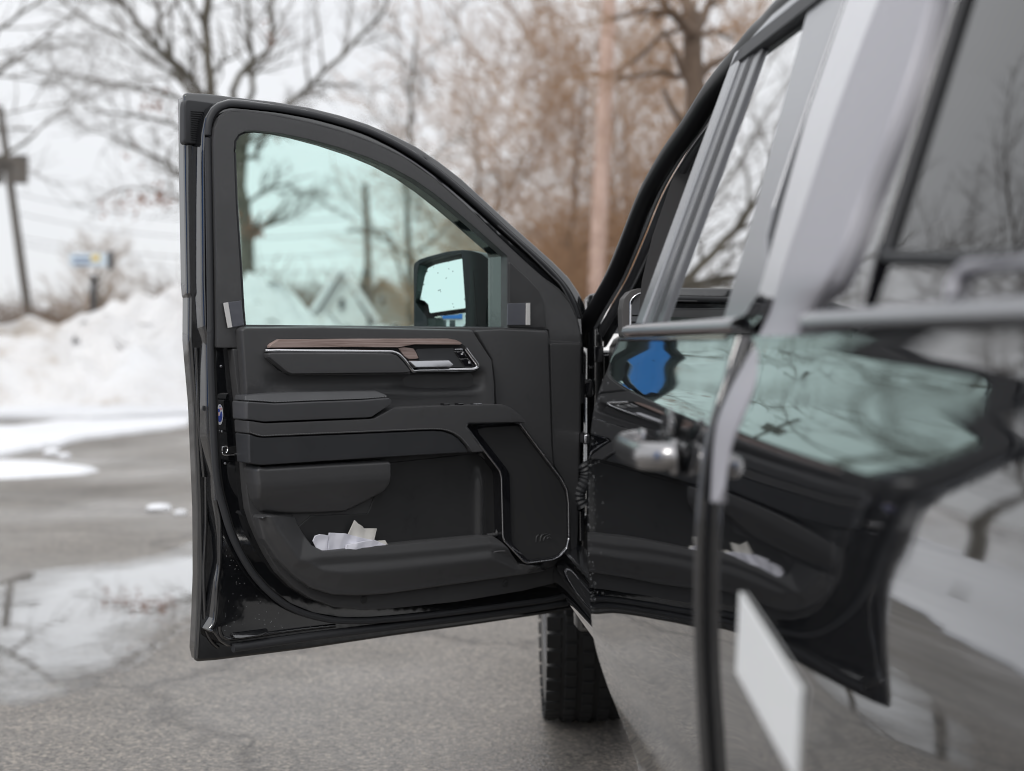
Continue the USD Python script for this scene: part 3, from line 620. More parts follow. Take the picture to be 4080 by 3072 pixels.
for dz in (.06, -.1): obj('lettering_band', box((cx_ - .28, 43.77, cz_ + dz), (.5, .016, .06)), M['sign_blue'], t)
def house(name, label, px, Y, wpx, zr, eave, wall, snow=True):
    c0 = at_y(*ZP([(px, 640)])[0], Y); W = wpx / 3068 * Y; ze = eave; D = W * 1.3
    t = thing(name, label, 'house', (c0[0], Y, 0)); x, y = c0[0], Y
    pr = trimesh.creation.extrude_polygon(Polygon([(-W / 2, 0), (W / 2, 0), (W / 2, ze), (0, zr), (-W / 2, ze)]), D)
    pr.apply_transform(np.array([[1, 0, 0, x], [0, 0, 1, y], [0, 1, 0, 0], [0, 0, 0, 1.0]])); obj('walls', pr, M[wall], t, smooth=False)
    for sx in (-1, 1):
        p0, p1 = np.array([x, y - .35, zr + .12]), np.array([x + sx * (W / 2 + .35), y - .35, ze - .28])
        nrm = np.array([-(p1 - p0)[2] * sx, 0, (p1 - p0)[0] * sx]); nrm /= np.linalg.norm(nrm)
        q = [p0, p1, p1 + nrm * .22, p0 + nrm * .22]; V = np.array(q + [a_ + [0, D + .7, 0] for a_ in q])
        obj('roof', trimesh.Trimesh(V, trimesh.convex.convex_hull(V).faces if False else [(0, 1, 2), (0, 2, 3), (4, 6, 5), (4, 7, 6), (0, 4, 5), (0, 5, 1), (3, 2, 6), (3, 6, 7), (1, 5, 6), (1, 6, 2), (0, 3, 7), (0, 7, 4)], process=False), M['snow' if snow else 'grey_wall'], t, smooth=False)
    for dx in (-.22, .22):
        wf = obj('window', bevel_box((x + dx * W, y - .03, ze * .62), (W * .19, .08, ze * .30), .01), M['white_siding'], t)
        obj('glass', box((x + dx * W, y - .075, ze * .62), (W * .15, .02, ze * .25)), M['window_dark'], wf)
    wf = obj('window', bevel_box((x, y - .03, ze + (zr - ze) * .32), (W * .14, .08, (zr - ze) * .32), .01), M['white_siding'], t)
    obj('glass', box((x, y - .075, ze + (zr - ze) * .32), (W * .10, .02, (zr - ze) * .26)), M['window_dark'], wf)
house('gabled_house', 'small white house with snowy steep gable facing the lot', 738, 56, 110, 4.05, 2.35, 'white_siding')
house('far_house', 'grey house with broad snow-covered roof right of the white gable', 826, 66, 130, 4.25, 2.9, 'grey_wall')
a = at_y(*ZP([(1345, 600)])[0], 40)
t = thing('small_shed', 'pale yellow shed half hidden in the thicket right of the pole', 'shed', (a[0] + .1, 40, 0))
obj('walls', bevel_box((a[0] + .1, 40, 1.9), (1.05, 2.0, 3.8), .03), M['beige_wall'], t)
obj('roof', bevel_box((a[0] + .1, 40, 3.86), (1.35, 2.4, .12), .03), M['snow'], t)
wf = obj('window', bevel_box((a[0] + .18, 38.98, 2.9), (.55, .08, .9), .02), M['white_siding'], t); obj('glass', box((a[0] + .18, 38.93, 2.9), (.42, .02, .76)), M['window_dark'], wf)

# ================================================================== the truck
truck = thing('pickup_truck', 'black pickup truck with its driver door swung open beside the camera', 'truck', (1.4, 2.6, 0))
H_ = at_y(2296, 1374, 4.10)[:2]; L_ = at_y(775, 1374, 3.474)[:2]
Ud = (L_ - H_) / np.linalg.norm(L_ - H_); Wd = np.array([-Ud[1], Ud[0]])
if Wd[1] > 0: Wd = -Wd
class Frame:
    """A plane of the truck with 2-D coordinates (a, b) and height w off it; reads outlines off the photograph."""
    def __init__(s, o, ea, eb, n): s.o, s.ea, s.eb, s.n = (np.asarray(x, float) for x in (o, ea, eb, n)); s.inv = np.linalg.inv(np.stack([s.ea, s.eb, s.n], 1))
    def px(s, pts, w=0.0):
        out = []
        for p in pts:
            d = ray(*p); o = s.o + s.n * w; nn = np.cross(s.ea, s.eb); t = ((o - EYE) @ nn) / (d @ nn); q = s.inv @ (EYE + d * t - s.o); out.append((q[0], q[1]))
        return out
    def to(s, uvw): uvw = np.asarray(uvw, float); return s.o + uvw[..., 0:1] * s.ea + uvw[..., 1:2] * s.eb + uvw[..., 2:3] * s.n
    def mesh(s, vf): return s.to(vf[0]), (vf[1] if np.linalg.det(np.stack([s.ea, s.eb, s.n], 1)) > 0 else np.asarray(vf[1])[:, ::-1])
    def pill(s, poly, wb, wt, r, **k): return s.mesh(pillow(poly, wb, wt, r, **k))
    def path(s, pts, w, step=0.01, smooth=True):
        q = s.px(pts, w); q = np.array([(a, b, w) for a, b in q]); q = s.to(q); return spline(q, step) if smooth else resample(q, step)
DR = Frame([H_[0], H_[1], 0], [Ud[0], Ud[1], 0], [0, 0, 1], [Wd[0], Wd[1], 0])
DRP = lambda pts, w, r=0.0: rounded(DR.px(pts, w), r)

# ---- front door: shell
sil = Z1([(62, 40), (180, 45), (300, 60), (520, 85), (700, 115), (860, 155), (1000, 200), (1130, 255), (1250, 315), (1370, 395), (1480, 480), (1600, 590), (1720, 700), (1850, 815), (1950, 905), (2030, 985), (2080, 1060), (2110, 1120), (2125, 1180)]) \
    + Z2([(1872, 100), (1874, 400), (1868, 900), (1850, 1250), (1832, 1352), (1700, 1375), (1400, 1420), (1000, 1475), (600, 1535), (200, 1585), (105, 1592)]) \
    + Z2([(115, 1400), (122, 1200), (120, 900), (112, 700), (100, 420), (85, 250), (75, 130), (76, 10)]) + Z1([(80, 1200), (75, 900), (68, 500), (64, 200)])
win = Z1([(378, 1236), (370, 1150), (355, 900), (335, 600), (325, 330), (328, 285), (350, 250), (385, 235), (430, 233), (550, 245), (700, 275), (850, 315), (1000, 365), (1130, 420), (1250, 485), (1350, 555), (1450, 635), (1550, 720), (1640, 800), (1725, 875), (1725, 1246)])
winp = DRP(win, 0.03)
sealU = Z1([(192, 350), (190, 250), (195, 190), (215, 140), (250, 110), (310, 95), (380, 100), (520, 115), (700, 145), (860, 185), (1000, 230), (1130, 290), (1250, 360), (1370, 445), (1480, 535), (1600, 640), (1720, 750), (1850, 865), (1950, 960), (2020, 1045), (2060, 1120), (2085, 1190)])
sealL = Z2([(182, 60), (180, 100), (182, 250), (190, 450), (197, 600), (203, 700), (215, 800), (240, 900), (270, 1000), (310, 1090), (370, 1190), (440, 1270), (530, 1340), (640, 1385), (780, 1408), (950, 1405), (1200, 1380), (1500, 1342), (1700, 1315), (1810, 1292)])
mid = Z1([(205, 1300), (203, 1100), (200, 900), (196, 600)])
seal_path = sealL[::-1] + mid + sealU
shell_poly = DRP(sil, -0.07, 0.010)
blk = Z1([(166, 240), (180, 160), (215, 110), (250, 84), (310, 66), (390, 72), (520, 92), (700, 122), (860, 162), (1000, 207), (1130, 265), (1250, 332), (1370, 415), (1480, 505), (1600, 610), (1720, 722), (1850, 838), (1950, 930), (2030, 1020), (2075, 1100), (2108, 1180), (2118, 1363)]) \
    + Z2([(1868, 500), (1862, 900), (1845, 1250), (1826, 1330), (1400, 1388), (1000, 1440), (600, 1490), (300, 1528), (262, 1528), (225, 1505), (200, 1470)]) + Z6([(205, 1290), (240, 1180), (262, 900), (285, 700), (282, 500), (250, 190), (243, 0)]) \
    + Z7([(215, 1300), (205, 1000), (203, 700), (200, 400), (175, 250)]) + Z1([(165, 1000), (162, 600), (162, 320)])
block_poly = DRP(blk, 0.0, 0.006)
hole = winp.buffer(0.014)
shell = DR.pill(block_poly.difference(hole), -0.064, 0.0, 0.016, g=0.03, step=0.010, steps=6)
door = obj('front_door', shell, M['paint_inner'], truck, smooth=50, label='open front door')
def sub(name, meshes, mt, smooth=40, **k): return obj(name, meshes, M[mt], door, smooth=smooth, **k)
sub('door_flange', DR.pill(shell_poly.difference(hole), -0.072, -0.058, 0.008, g=0.04, step=0.010, steps=5), 'paint_inner', smooth=50)
sub('outer_skin', DR.pill(shell_poly.difference(winp.buffer(0.03)).buffer(-0.003), -0.105, -0.071, 0.006, g=0.05, step=0.02), 'paint')
# recessed painted panel between seal and trim
sub('weatherstrip', tube(DR.path(seal_path, 0.014, 0.008), 0.0082, 12), 'rubber', smooth=60)
sub('seal_lip', tube(DR.path([(x + 13, y + 3) for x, y in seal_path], 0.006, 0.012), 0.006, 8), 'void', smooth=60)
inner = seal_path + Z1([(2085, 1363)]) + Z2([(1855, 500), (1850, 900), (1835, 1250)])
ip = DRP(inner, 0.0, 0.0).buffer(-0.006).difference(winp.buffer(0.012))
sub('inner_panel', DR.pill(ip, -0.01, 0.006, 0.004, g=0.03, step=0.012), 'paint_inner')
for k, (pts, rr, wz) in enumerate([(*q_, z_) for q_, z_ in zip([(Z1([(118, 312), (122, 700), (128, 1000), (133, 1150)]), .0035), (Z1([(142, 312), (146, 700), (151, 1000), (156, 1150)]), .0035),
        (Z6([(165, 0), (168, 300), (160, 560), (150, 800), (158, 1100), (168, 1260), (205, 1350), (270, 1415)]), .0048), (Z7([(95, 440), (110, 700), (120, 1000), (150, 1400), (175, 1666)]), .005),
        (Z6([(250, 190), (285, 400), (283, 700), (262, 900), (238, 1200), (205, 1262)]), .0065), (Z7([(160, 400), (185, 560), (200, 650)]), .004), (Z6([(280, 1240), (300, 1320), (380, 1345), (560, 1322), (800, 1285), (1240, 1235)]), .005)], [-.055, -.05, -.055, -.052, -.004, -.03, .001])]):
    sub('pressed_bead', tube(DR.path(pts, wz, 0.01), rr, 10), 'paint_inner', smooth=60)
sub('drain_ledge', DR.pill(DRP(Z6([(385, 1300), (640, 1268), (690, 1258), (670, 1285), (600, 1310), (440, 1334), (390, 1332)]), 0.004, 0.002), -0.002, 0.006, 0.002, extra=lambda u, v, d: -0.9 * (v - 0.62), g=0.008), 'paint_inner')
sub('lower_weatherstrip', tube(DR.path(Z2([(283, 1532), (600, 1486), (1000, 1435), (1400, 1385), (1800, 1325)]), 0.004, 0.02), 0.0115, 12, flat=((0, 0, 1), 0.95)), 'rubber', smooth=60)
# bracket with ribs at the upper rear corner
bp = DRP(Z8([(120, 148), (75, 175), (62, 260), (60, 850), (90, 885), (375, 885), (372, 700), (400, 450), (520, 280), (640, 215), (240, 160)]), -0.04, 0.002)
br = sub('corner_bracket', DR.pill(bp, -0.065, -0.04, 0.006), 'rubber')
ribs = []
for k in range(14):
    y = 335 + k * 36; xr = np.interp(y, [330, 470, 600, 860], [440, 405, 372, 362]); q = DR.px(Z8([(172, y), (xr, y + 18), (xr, y + 30), (172, y + 14)]), -0.037)
    ribs.append(trimesh.Trimesh(*DR.pill(Polygon(q), -0.042, -0.0365, 0.0015, step=.01, g=.02, steps=2), process=False))
for m in ribs: sub('bracket_rib', m, 'rubber')

# ---- window: pane and surround
sub('window_glass', DR.mesh(((np.array([(a, b, -0.004) for a, b in winp.buffer(0.01).exterior.coords][:-1])), np.array(Delaunay(np.array(winp.buffer(0.01).exterior.coords)[:-1]).simplices)[[shapely.contains_xy(winp.buffer(0.01), *np.array(winp.buffer(0.01).exterior.coords)[:-1][t].mean(0)) for t in Delaunay(np.array(winp.buffer(0.01).exterior.coords)[:-1]).simplices]])), 'green_glass', smooth=False)
fo = Z1([(236, 1345), (232, 1000), (224, 600), (217, 300), (222, 225), (245, 168), (290, 138), (360, 132), (500, 150), (700, 190), (900, 245), (1050, 302), (1200, 375), (1350, 480), (1500, 610), (1650, 755), (1780, 878), (1900, 985), (1990, 1052), (2045, 1120), (2078, 1195), (2095, 1270), (2100, 1340), (1940, 1340), (1936, 1252), (1725, 1250), (1000, 1260), (378, 1245), (362, 1345)])
fp = DRP(fo, 0.028, 0.004).difference(winp)
def frame_extra(u, v, d): return np.zeros_like(u)
sub('window_surround', DR.pill(fp, 0.0, 0.030, 0.011, g=0.012, step=0.006, steps=6), 'trim', smooth=60)
sub('glass_run_seal', tube(DR.path(win + win[:1], 0.010, 0.01, smooth=False), 0.0045, 8), 'rubber', smooth=60)
sub('surround_edge', tube(DR.path(fo[1:24], 0.017, 0.012), 0.0035, 8), 'trim', smooth=60)
sub('sail_crease', tube(DR.path(Z5([(1190, 0), (1400, 190), (1560, 340), (1700, 480), (1800, 580), (1880, 720), (1940, 850)]), 0.0285, 0.012), 0.0022, 8), 'trim', smooth=60)
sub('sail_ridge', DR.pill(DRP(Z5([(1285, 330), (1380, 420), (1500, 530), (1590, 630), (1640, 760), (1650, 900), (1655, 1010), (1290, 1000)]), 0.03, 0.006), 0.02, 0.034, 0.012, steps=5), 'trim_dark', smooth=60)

# ---- tape pieces
for (q, wq, lb) in ((Z1([(270, 1115), (362, 1103), (376, 1229), (296, 1243)]), Z1([(270, 1116), (294, 1112), (315, 1239), (293, 1243)]), 'strip of protective film at the lower left window corner'),
                (Z1([(1727, 1118), (1841, 1115), (1840, 1228), (1726, 1229)]), Z1([(1822, 1116), (1841, 1115), (1842, 1228), (1820, 1228)]), 'strip of protective film at the lower right window corner')):
    w_ = 0.036
    f_ = sub('protective_film', DR.pill(DRP(q, w_), w_ - .003, w_, 0.0008, steps=1), 'film', label=lb)
    sub('film_tab', DR.pill(DRP(wq, w_ + .001), w_, w_ + .0022, 0.0005, steps=1), 'tape_white')

# ---- latch side details
sub('latch', [tube(DR.path(Z7([(345, 1385), (345, 1440), (395, 1462), (505, 1440), (500, 1365)]), 0.008, 0.004), 0.0022, 8), tube(DR.path(Z7([(345, 1388), (390, 1375), (400, 1395), (385, 1440)]), 0.008, 0.004), 0.002, 8)], 'chrome', smooth=60)
sub('latch_opening', DR.pill(DRP(Z7([(392, 1385), (495, 1370), (500, 1435), (398, 1452)]), .007, .002), 0.003, 0.0075, 0.001), 'void')
for x, y in ((317, 1233), (345, 1237), (375, 1540), (335, 618)):
    c_ = DR.px(Z7([(x, y)]), 0.007)[0]; sub('door_bolt', DR.pill(Point(c_).buffer(0.0036), 0.004, 0.009, 0.002, steps=2, g=.01), 'satin_chrome')
c_ = DR.px(Z7([(172, 1015)]), 0.0)[0]; sub('rubber_plug', DR.pill(shapely.affinity.scale(Point(c_).buffer(0.0042), 1, 2.2), -0.002, 0.003, 0.002, steps=2, g=.01), 'rubber')
c_ = DR.px(Z7([(326, 1076)]), 0.009)[0]
dc = sub('round_decal', DR.pill(shapely.affinity.scale(Point(c_).buffer(0.0098, quad_segs=12), 0.86, 2.55), 0.006, 0.0085, 0.0005, steps=1, g=.01), 'decal_white', label='small oval sticker in white, blue and pink')
E = lambda x, y, sx, sy: shapely.affinity.scale(Point(c_[0] + x, c_[1] + y).buffer(1, quad_segs=6), sx, sy)
for poly, mt_ in ((E(.001, -.010, .0058, .008), 'decal_blue'), (E(-.003, -.002, .003, .010), 'decal_blue'), (E(.003, .010, .0028, .005), 'decal_blue'), (E(-.002, .014, .004, .003), 'decal_pink'), (E(.004, .002, .0022, .005), 'decal_pink'), (E(0, .0205, .0016, .0022), 'decal_blue')):
    sub('decal_print', DR.pill(poly, 0.0085, 0.0092, 0.0002, steps=1, g=.01), mt_)

# ---- lower trim card
card = Z2([(278, 170), (312, 170), (312, 72), (700, 68), (1530, 74), (1712, 86), (1722, 132), (1865, 140), (1864, 500), (1857, 800), (1847, 1050), (1825, 1180), (1780, 1228), (1600, 1272), (1300, 1322), (1000, 1353), (870, 1360), (740, 1346), (640, 1310), (560, 1260), (490, 1190), (440, 1110), (405, 1040), (375, 970), (352, 900), (340, 800), (325, 600), (310, 450), (292, 300)])
sub('door_card', DR.pill(DRP(card, 0.03, 0.004), 0.0, 0.034, 0.012, g=0.02, step=0.008), 'trim', smooth=60)
sub('hinge_side_strip', DR.pill(DRP(Z2([(1726, 146), (1862, 148), (1860, 500), (1853, 800), (1840, 1050), (1822, 1120), (1812, 850), (1790, 770), (1742, 700), (1738, 600)]), 0.04, 0.002), 0.03, 0.041, 0.004), 'trim', smooth=60)
sub('front_panel', DR.pill(DRP(Z2([(1383, 88), (1500, 82), (1700, 90), (1714, 100), (1722, 300), (1732, 600), (1742, 712), (1700, 690), (1610, 560), (1480, 430), (1474, 330), (1462, 222)]), 0.045, 0.004), 0.03, 0.047, 0.006), 'trim', smooth=60)
# upper pad with a hollow under the pull
up = DRP(Z2([(320, 80), (340, 72), (700, 69), (1372, 84), (1405, 135), (1462, 222), (1474, 330), (1478, 470), (900, 500), (348, 470), (335, 300)]), 0.06, 0.008)
hb = DR.px(Z2([(420, 300), (1090, 300), (1380, 300), (1445, 250), (1445, 420), (430, 360)]), 0.06)
v_pull = DR.px(Z2([(900, 285)]), 0.06)[0][1]; v_arm = DR.px(Z2([(900, 372)]), 0.06)[0][1]; u_r = DR.px(Z2([(1440, 300)]), .06)[0][0]; u_l = DR.px(Z2([(400, 300)]), .06)[0][0]
def up_extra(u, v, d):
    hol = ss(v_pull + .012, v_pull - .012, v) * ss(v_arm - .005, v_pull - .03, v) * ss(u_r, u_r + .05, u) * ss(u_l, u_l - .06, u)
    deep = 0.016 + 0.030 * ss(u_r + .33, u_r + .16, u)
    return -deep * hol - 0.010 * ss(v_pull - .03, v_arm - .02, v) * ss(u_r, u_r + .05, u)
sub('upper_pad', DR.pill(up, 0.03, 0.062, 0.016, extra=up_extra, g=0.008, steps=6), 'trim', smooth=60)

# ---- pull cup: wood, bright strip, pad, handle, lock switches
pw = 0.066
sub('pull_backplate', DR.pill(DRP(Z3([(122, 245), (250, 152), (1740, 148), (1830, 165), (1900, 225), (1960, 300), (2022, 395), (2005, 430), (1975, 455), (1420, 458), (330, 470), (240, 430), (130, 310)]), pw, 0.004), 0.04, pw, 0.005), 'void')
sub('wood_trim', DR.pill(DRP(Z3([(135, 235), (180, 195), (245, 158), (900, 154), (1740, 153), (1810, 165), (1850, 188), (1868, 208), (1440, 205), (1345, 222), (1300, 232), (900, 228)]), pw + .006, 0.002), pw - .01, pw + .010, 0.008, extra=lambda u, v, d: 0.25 * np.clip(v_pull + 0.053 - v, -.05, .05) * 0, steps=5), 'wood', smooth=60)
sub('wood_trim', DR.pill(DRP(Z3([(1300, 236), (1345, 226), (1432, 240), (1455, 275), (1480, 330), (1390, 335), (1345, 300)]), pw + .003, 0.001), pw - .01, pw + .004, 0.002), 'wood', smooth=60)
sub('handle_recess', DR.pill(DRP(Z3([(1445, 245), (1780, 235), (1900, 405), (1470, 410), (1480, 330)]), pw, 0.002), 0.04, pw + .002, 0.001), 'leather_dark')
sub('bright_strip', tube(DR.path(Z3([(124, 258), (400, 262), (900, 264), (1230, 268), (1290, 285), (1350, 340), (1410, 415), (1435, 440), (1470, 432), (1700, 430), (1950, 424), (1998, 400), (1990, 375), (1950, 320), (1890, 238)]), pw + .006, 0.004), np.interp(np.linspace(0, 1, len(DR.path(Z3([(124, 258), (400, 262), (900, 264), (1230, 268), (1290, 285), (1350, 340), (1410, 415), (1435, 440), (1470, 432), (1700, 430), (1950, 424), (1998, 400), (1990, 375), (1950, 320), (1890, 238)]), pw + .006, 0.004))), [0, .05, .5, 1], [.0038, .0054, .0046, .0058]), 12), 'chrome', smooth=60)
sub('pull_pad', DR.pill(DRP(Z3([(132, 285), (160, 276), (900, 277), (1225, 282), (1275, 300), (1330, 355), (1405, 450), (1330, 458), (345, 468), (300, 450), (140, 320)]), pw + .01, 0.004), pw - .01, pw + .020, 0.016, steps=6), 'trim', smooth=60)
sub('pull_lip', tube(DR.path(Z3([(130, 315), (240, 400), (340, 462), (500, 468), (1000, 466), (1400, 458)]), pw + .004, 0.006), .0024, 8), 'trim', smooth=60)
sub('inside_handle', DR.pill(DRP(Z3([(1388, 345), (1745, 338), (1778, 385), (1745, 405), (1435, 410), (1410, 380)]), pw + .012, 0.003), pw, pw + .018, 0.008, extra=lambda u, v, d: -0.55 * (v - DR.px(Z3([(1500, 372)]), pw)[0][1]), steps=5, g=.006), 'satin_chrome', smooth=50)
sw = sub('lock_switch', DR.pill(DRP(Z3([(1790, 262), (1870, 258), (1905, 318), (1830, 322)]), pw + .004, .001), pw - .005, pw + .006, 0.002), 'gloss_plastic')
sw2 = sub('lock_switch', DR.pill(DRP(Z3([(1834, 328), (1910, 324), (1968, 400), (1882, 404)]), pw + .004, .001), pw - .005, pw + .006, 0.002), 'gloss_plastic')
sub('switch_cap', DR.pill(DRP(Z3([(1790, 243), (1858, 240), (1868, 255), (1798, 258)]), pw + .004, .0005), pw - .005, pw + .007, 0.001), 'satin_chrome')
def padlock(cx, cy, open_):
    out = [DR.pill(DRP(Z3([(cx - 8, cy), (cx + 8, cy), (cx + 8, cy + 12), (cx - 8, cy + 12)]), pw + .007), pw + .006, pw + .0068, .0002, steps=1, g=.01)]
    sh = 6 if open_ else 0
    a_ = DR.path(Z3([(cx - 5 + sh, cy), (cx - 5 + sh, cy - 7), (cx + sh, cy - 11), (cx + 5 + sh, cy - 7), (cx + 5 + sh, cy - (3 if open_ else 0))]), pw + .0065, .0006, smooth=False)
    return [trimesh.Trimesh(*out[0], process=False), tube(a_, .0006, 6)]
sub('lock_symbol', padlock(1861, 284, True), 'white_print'); sub('lock_symbol', padlock(1926, 360, False), 'white_print')

# ---- armrest, bands
v_seam = DR.px(Z3([(600, 700)]), .1)[0][1]
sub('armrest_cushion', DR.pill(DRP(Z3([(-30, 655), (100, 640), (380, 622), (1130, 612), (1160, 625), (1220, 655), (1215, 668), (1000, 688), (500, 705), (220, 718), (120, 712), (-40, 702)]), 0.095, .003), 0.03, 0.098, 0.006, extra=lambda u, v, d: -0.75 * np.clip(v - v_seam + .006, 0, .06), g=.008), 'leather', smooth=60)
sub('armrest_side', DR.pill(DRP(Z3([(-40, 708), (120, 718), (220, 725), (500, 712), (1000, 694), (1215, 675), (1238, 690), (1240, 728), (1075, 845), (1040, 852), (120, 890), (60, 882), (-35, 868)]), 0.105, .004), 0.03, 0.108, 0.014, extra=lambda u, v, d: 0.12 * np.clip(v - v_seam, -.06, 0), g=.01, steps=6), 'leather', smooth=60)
def stitches(pts, w, name='stitch_row', pitch=.0075, r=.0013):
    p = DR.path(pts, w, pitch, smooth=True); out = []
    for a, b in zip(p[:-1], p[1:]): out.append(tube([a, a * .35 + b * .65], r, 5))
    sub(name, out, 'stitch', smooth=False, kind='stuff')
stitches(Z3([(-20, 694), (120, 702), (220, 710), (500, 697), (1000, 679), (1200, 663)]), 0.0935)
band = Z3([(-30, 877), (60, 890), (120, 900), (1045, 862), (1085, 855), (1250, 762), (1700, 742), (2150, 732)]) + Z4([(480, 28), (560, 60), (640, 120), (715, 212), (640, 196), (150, 205), (128, 235)]) + Z3([(2050, 1150), (1940, 1155), (1905, 1100), (1840, 1030), (1780, 990), (1700, 962), (1600, 955), (900, 985), (100, 1018), (60, 1012), (-25, 985)])
sub('armrest_band', DR.pill(DRP(band, 0.10, .003), 0.03, 0.104, 0.009, g=.01, steps=5), 'trim', smooth=60)
stitches(Z3([(-10, 975), (70, 1003), (110, 1008), (500, 990), (900, 974), (1300, 956), (1600, 945), (1700, 952), (1790, 982), (1850, 1022), (1920, 1105)]), 0.1035)
low = Z3([(-22, 993), (60, 1019), (100, 1025), (900, 993), (1600, 963), (1695, 970), (1775, 998), (1835, 1038), (1895, 1105), (1930, 1158), (1240, 1198), (100, 1272), (30, 1262), (-5, 1252)])
v_low = DR.px(Z3([(600, 1000)]), .1)[0][1]
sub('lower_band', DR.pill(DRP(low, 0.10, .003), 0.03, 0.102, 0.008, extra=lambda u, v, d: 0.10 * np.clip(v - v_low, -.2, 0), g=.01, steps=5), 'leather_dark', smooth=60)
for q in (Z3([(1725, 735)])[0], Z3([(1850, 733)])[0]):
    c_ = DR.px([q], .1)[0]; sub('window_switch', DR.pill(shapely.box(c_[0] - .010, c_[1] - .002, c_[0] + .010, c_[1] + .004), .085, .1, .002, steps=2, g=.02), 'gloss_plastic')
c_ = DR.px(Z3([(2000, 731)]), .1)[0]; sub('window_switch', DR.pill(shapely.box(c_[0] - .014, c_[1] - .002, c_[0] + .014, c_[1] + .003), .085, .1, .002, steps=2, g=.02), 'satin_chrome')

# ---- storage pocket: bulge, back wall, front lip
bul = Z2([(377, 700), (430, 708), (1002, 677), (1003, 790), (990, 828), (935, 868), (872, 903), (832, 922), (700, 930), (590, 932), (520, 930), (445, 920), (405, 860), (388, 790)])
v_b0 = DR.px(Z2([(700, 760)]), .09)[0][1]; v_b1 = DR.px(Z2([(700, 925)]), .09)[0][1]; u_b = DR.px(Z2([(1000, 760)]), .09)[0][0]
sub('storage_bulge', DR.pill(DRP(bul, 0.085, .012), 0.03, 0.094, 0.028, extra=lambda u, v, d: -0.045 * ss(v_b0, v_b1, v) , g=.008, steps=8), 'trim', smooth=70)
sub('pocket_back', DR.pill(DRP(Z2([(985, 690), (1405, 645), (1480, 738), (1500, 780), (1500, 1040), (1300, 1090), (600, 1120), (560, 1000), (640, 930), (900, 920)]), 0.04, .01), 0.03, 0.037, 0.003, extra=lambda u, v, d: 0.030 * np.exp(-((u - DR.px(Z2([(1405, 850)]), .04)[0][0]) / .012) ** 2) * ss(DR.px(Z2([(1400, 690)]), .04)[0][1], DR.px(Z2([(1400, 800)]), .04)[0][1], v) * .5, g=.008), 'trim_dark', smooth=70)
sub('pocket_rail', tube(DR.path(Z4([(262, 485), (400, 630), (425, 690), (432, 900), (440, 1200), (420, 1260), (330, 1272)]), .045, .008), .006, 10), 'trim', smooth=60)
lip = Z2([(410, 935), (445, 928), (595, 938), (612, 980), (660, 1068), (700, 1090), (740, 1088), (1440, 1022), (1480, 1024), (1515, 1050), (1600, 1150), (1700, 1160), (1780, 1120), (1800, 1120), (1790, 1165), (1700, 1192), (1400, 1236), (1000, 1292), (870, 1300), (760, 1296), (660, 1266), (580, 1211), (500, 1131), (440, 1041)])
lp = DRP(lip, 0.08, .006)
crease = LineString(DR.px(Z2([(438, 940), (470, 1000), (580, 1146), (640, 1140), (1000, 1120), (1300, 1092), (1450, 1075), (1560, 1100), (1640, 1170)]), .08))
below = Polygon(DR.px(Z2([(438, 940), (470, 1000), (580, 1146), (640, 1140), (1000, 1120), (1300, 1092), (1450, 1075), (1560, 1100), (1640, 1170), (1900, 1200), (1800, 1400), (400, 1400), (380, 950)]), .08)).buffer(0)
def lip_extra(u, v, d):
    sg = shapely.distance(shapely.points(np.c_[u, v]), crease) * np.where(shapely.contains_xy(below, u, v), 1, -1); wt_ = ss(-.014, .014, sg)
    soft = .5 * (-sg + np.sqrt(sg ** 2 + .006 ** 2))
    return -0.032 * np.clip(soft / .055, 0, 1.3) - 0.004 * ss(0, .05, sg) - 0.024 * ss(.07, .0, d) * wt_
sub('pocket_front', DR.pill(lp, 0.03, 0.088, 0.008, extra=lip_extra, g=.0045, step=.004, steps=5), 'trim', smooth=True)
c_ = DR.px(Z2([(878, 1312)]), .034)[0]
for cc in (c_, DR.px(Z2([(1522, 1240)]), .034)[0]): sub('trim_clip', DR.pill(Point(cc).buffer(0.010), .03, .037, .003, steps=2, g=.02), 'trim_dark')
sub('scuff_mark', tube(DR.path(Z4([(400, 1428), (450, 1418), (505, 1418)]), .0865, .005), .0013, 6), 'stitch')

# ---- speaker
so = DRP(Z4([(128, 230), (155, 208), (600, 192), (645, 208), (680, 250), (1040, 730), (1090, 830), (1110, 960), (1112, 1300), (1090, 1400), (1020, 1470), (960, 1500), (720, 1535), (680, 1522), (500, 1330), (486, 1290), (470, 720), (455, 660)]), 0.075, .004)
si = DRP(Z4([(212, 262), (300, 240), (605, 224), (640, 240), (1020, 750), (1070, 850), (1088, 960), (1092, 1290), (1072, 1375), (1010, 1445), (950, 1475), (730, 1505), (700, 1495), (560, 1350), (548, 1300), (530, 700), (515, 650)]), 0.07, .004)
sub('speaker_bezel', DR.pill(so.difference(si.buffer(-.002)), 0.03, 0.078, 0.006, g=.012, steps=4), 'gloss_plastic', smooth=60)
sub('speaker_rim', tube(DR.path(Z4([(128, 232), (155, 204), (600, 192), (650, 210), (690, 262), (1040, 732), (1092, 835), (1108, 960), (1110, 1300), (1088, 1395), (1020, 1468), (955, 1500), (720, 1530), (682, 1515), (500, 1325), (486, 1285), (472, 720), (455, 655), (128, 232)]), .077, .006, smooth=False), .0031, 8), 'satin_chrome', smooth=60)
sub('speaker_grille', DR.pill(si, 0.03, 0.072, 0.004, g=.012), 'cloth_grille', smooth=60)
for pts in ([(800, 1330), (802, 1290), (825, 1262)], [(838, 1325), (842, 1288), (862, 1262), (905, 1252)], [(872, 1318), (878, 1290), (900, 1272), (932, 1264)], [(905, 1300), (915, 1285), (940, 1300)]):
    sub('speaker_emblem', tube(DR.path(Z4(pts), .0725, .003), .0016, 6), 'emblem', smooth=60)

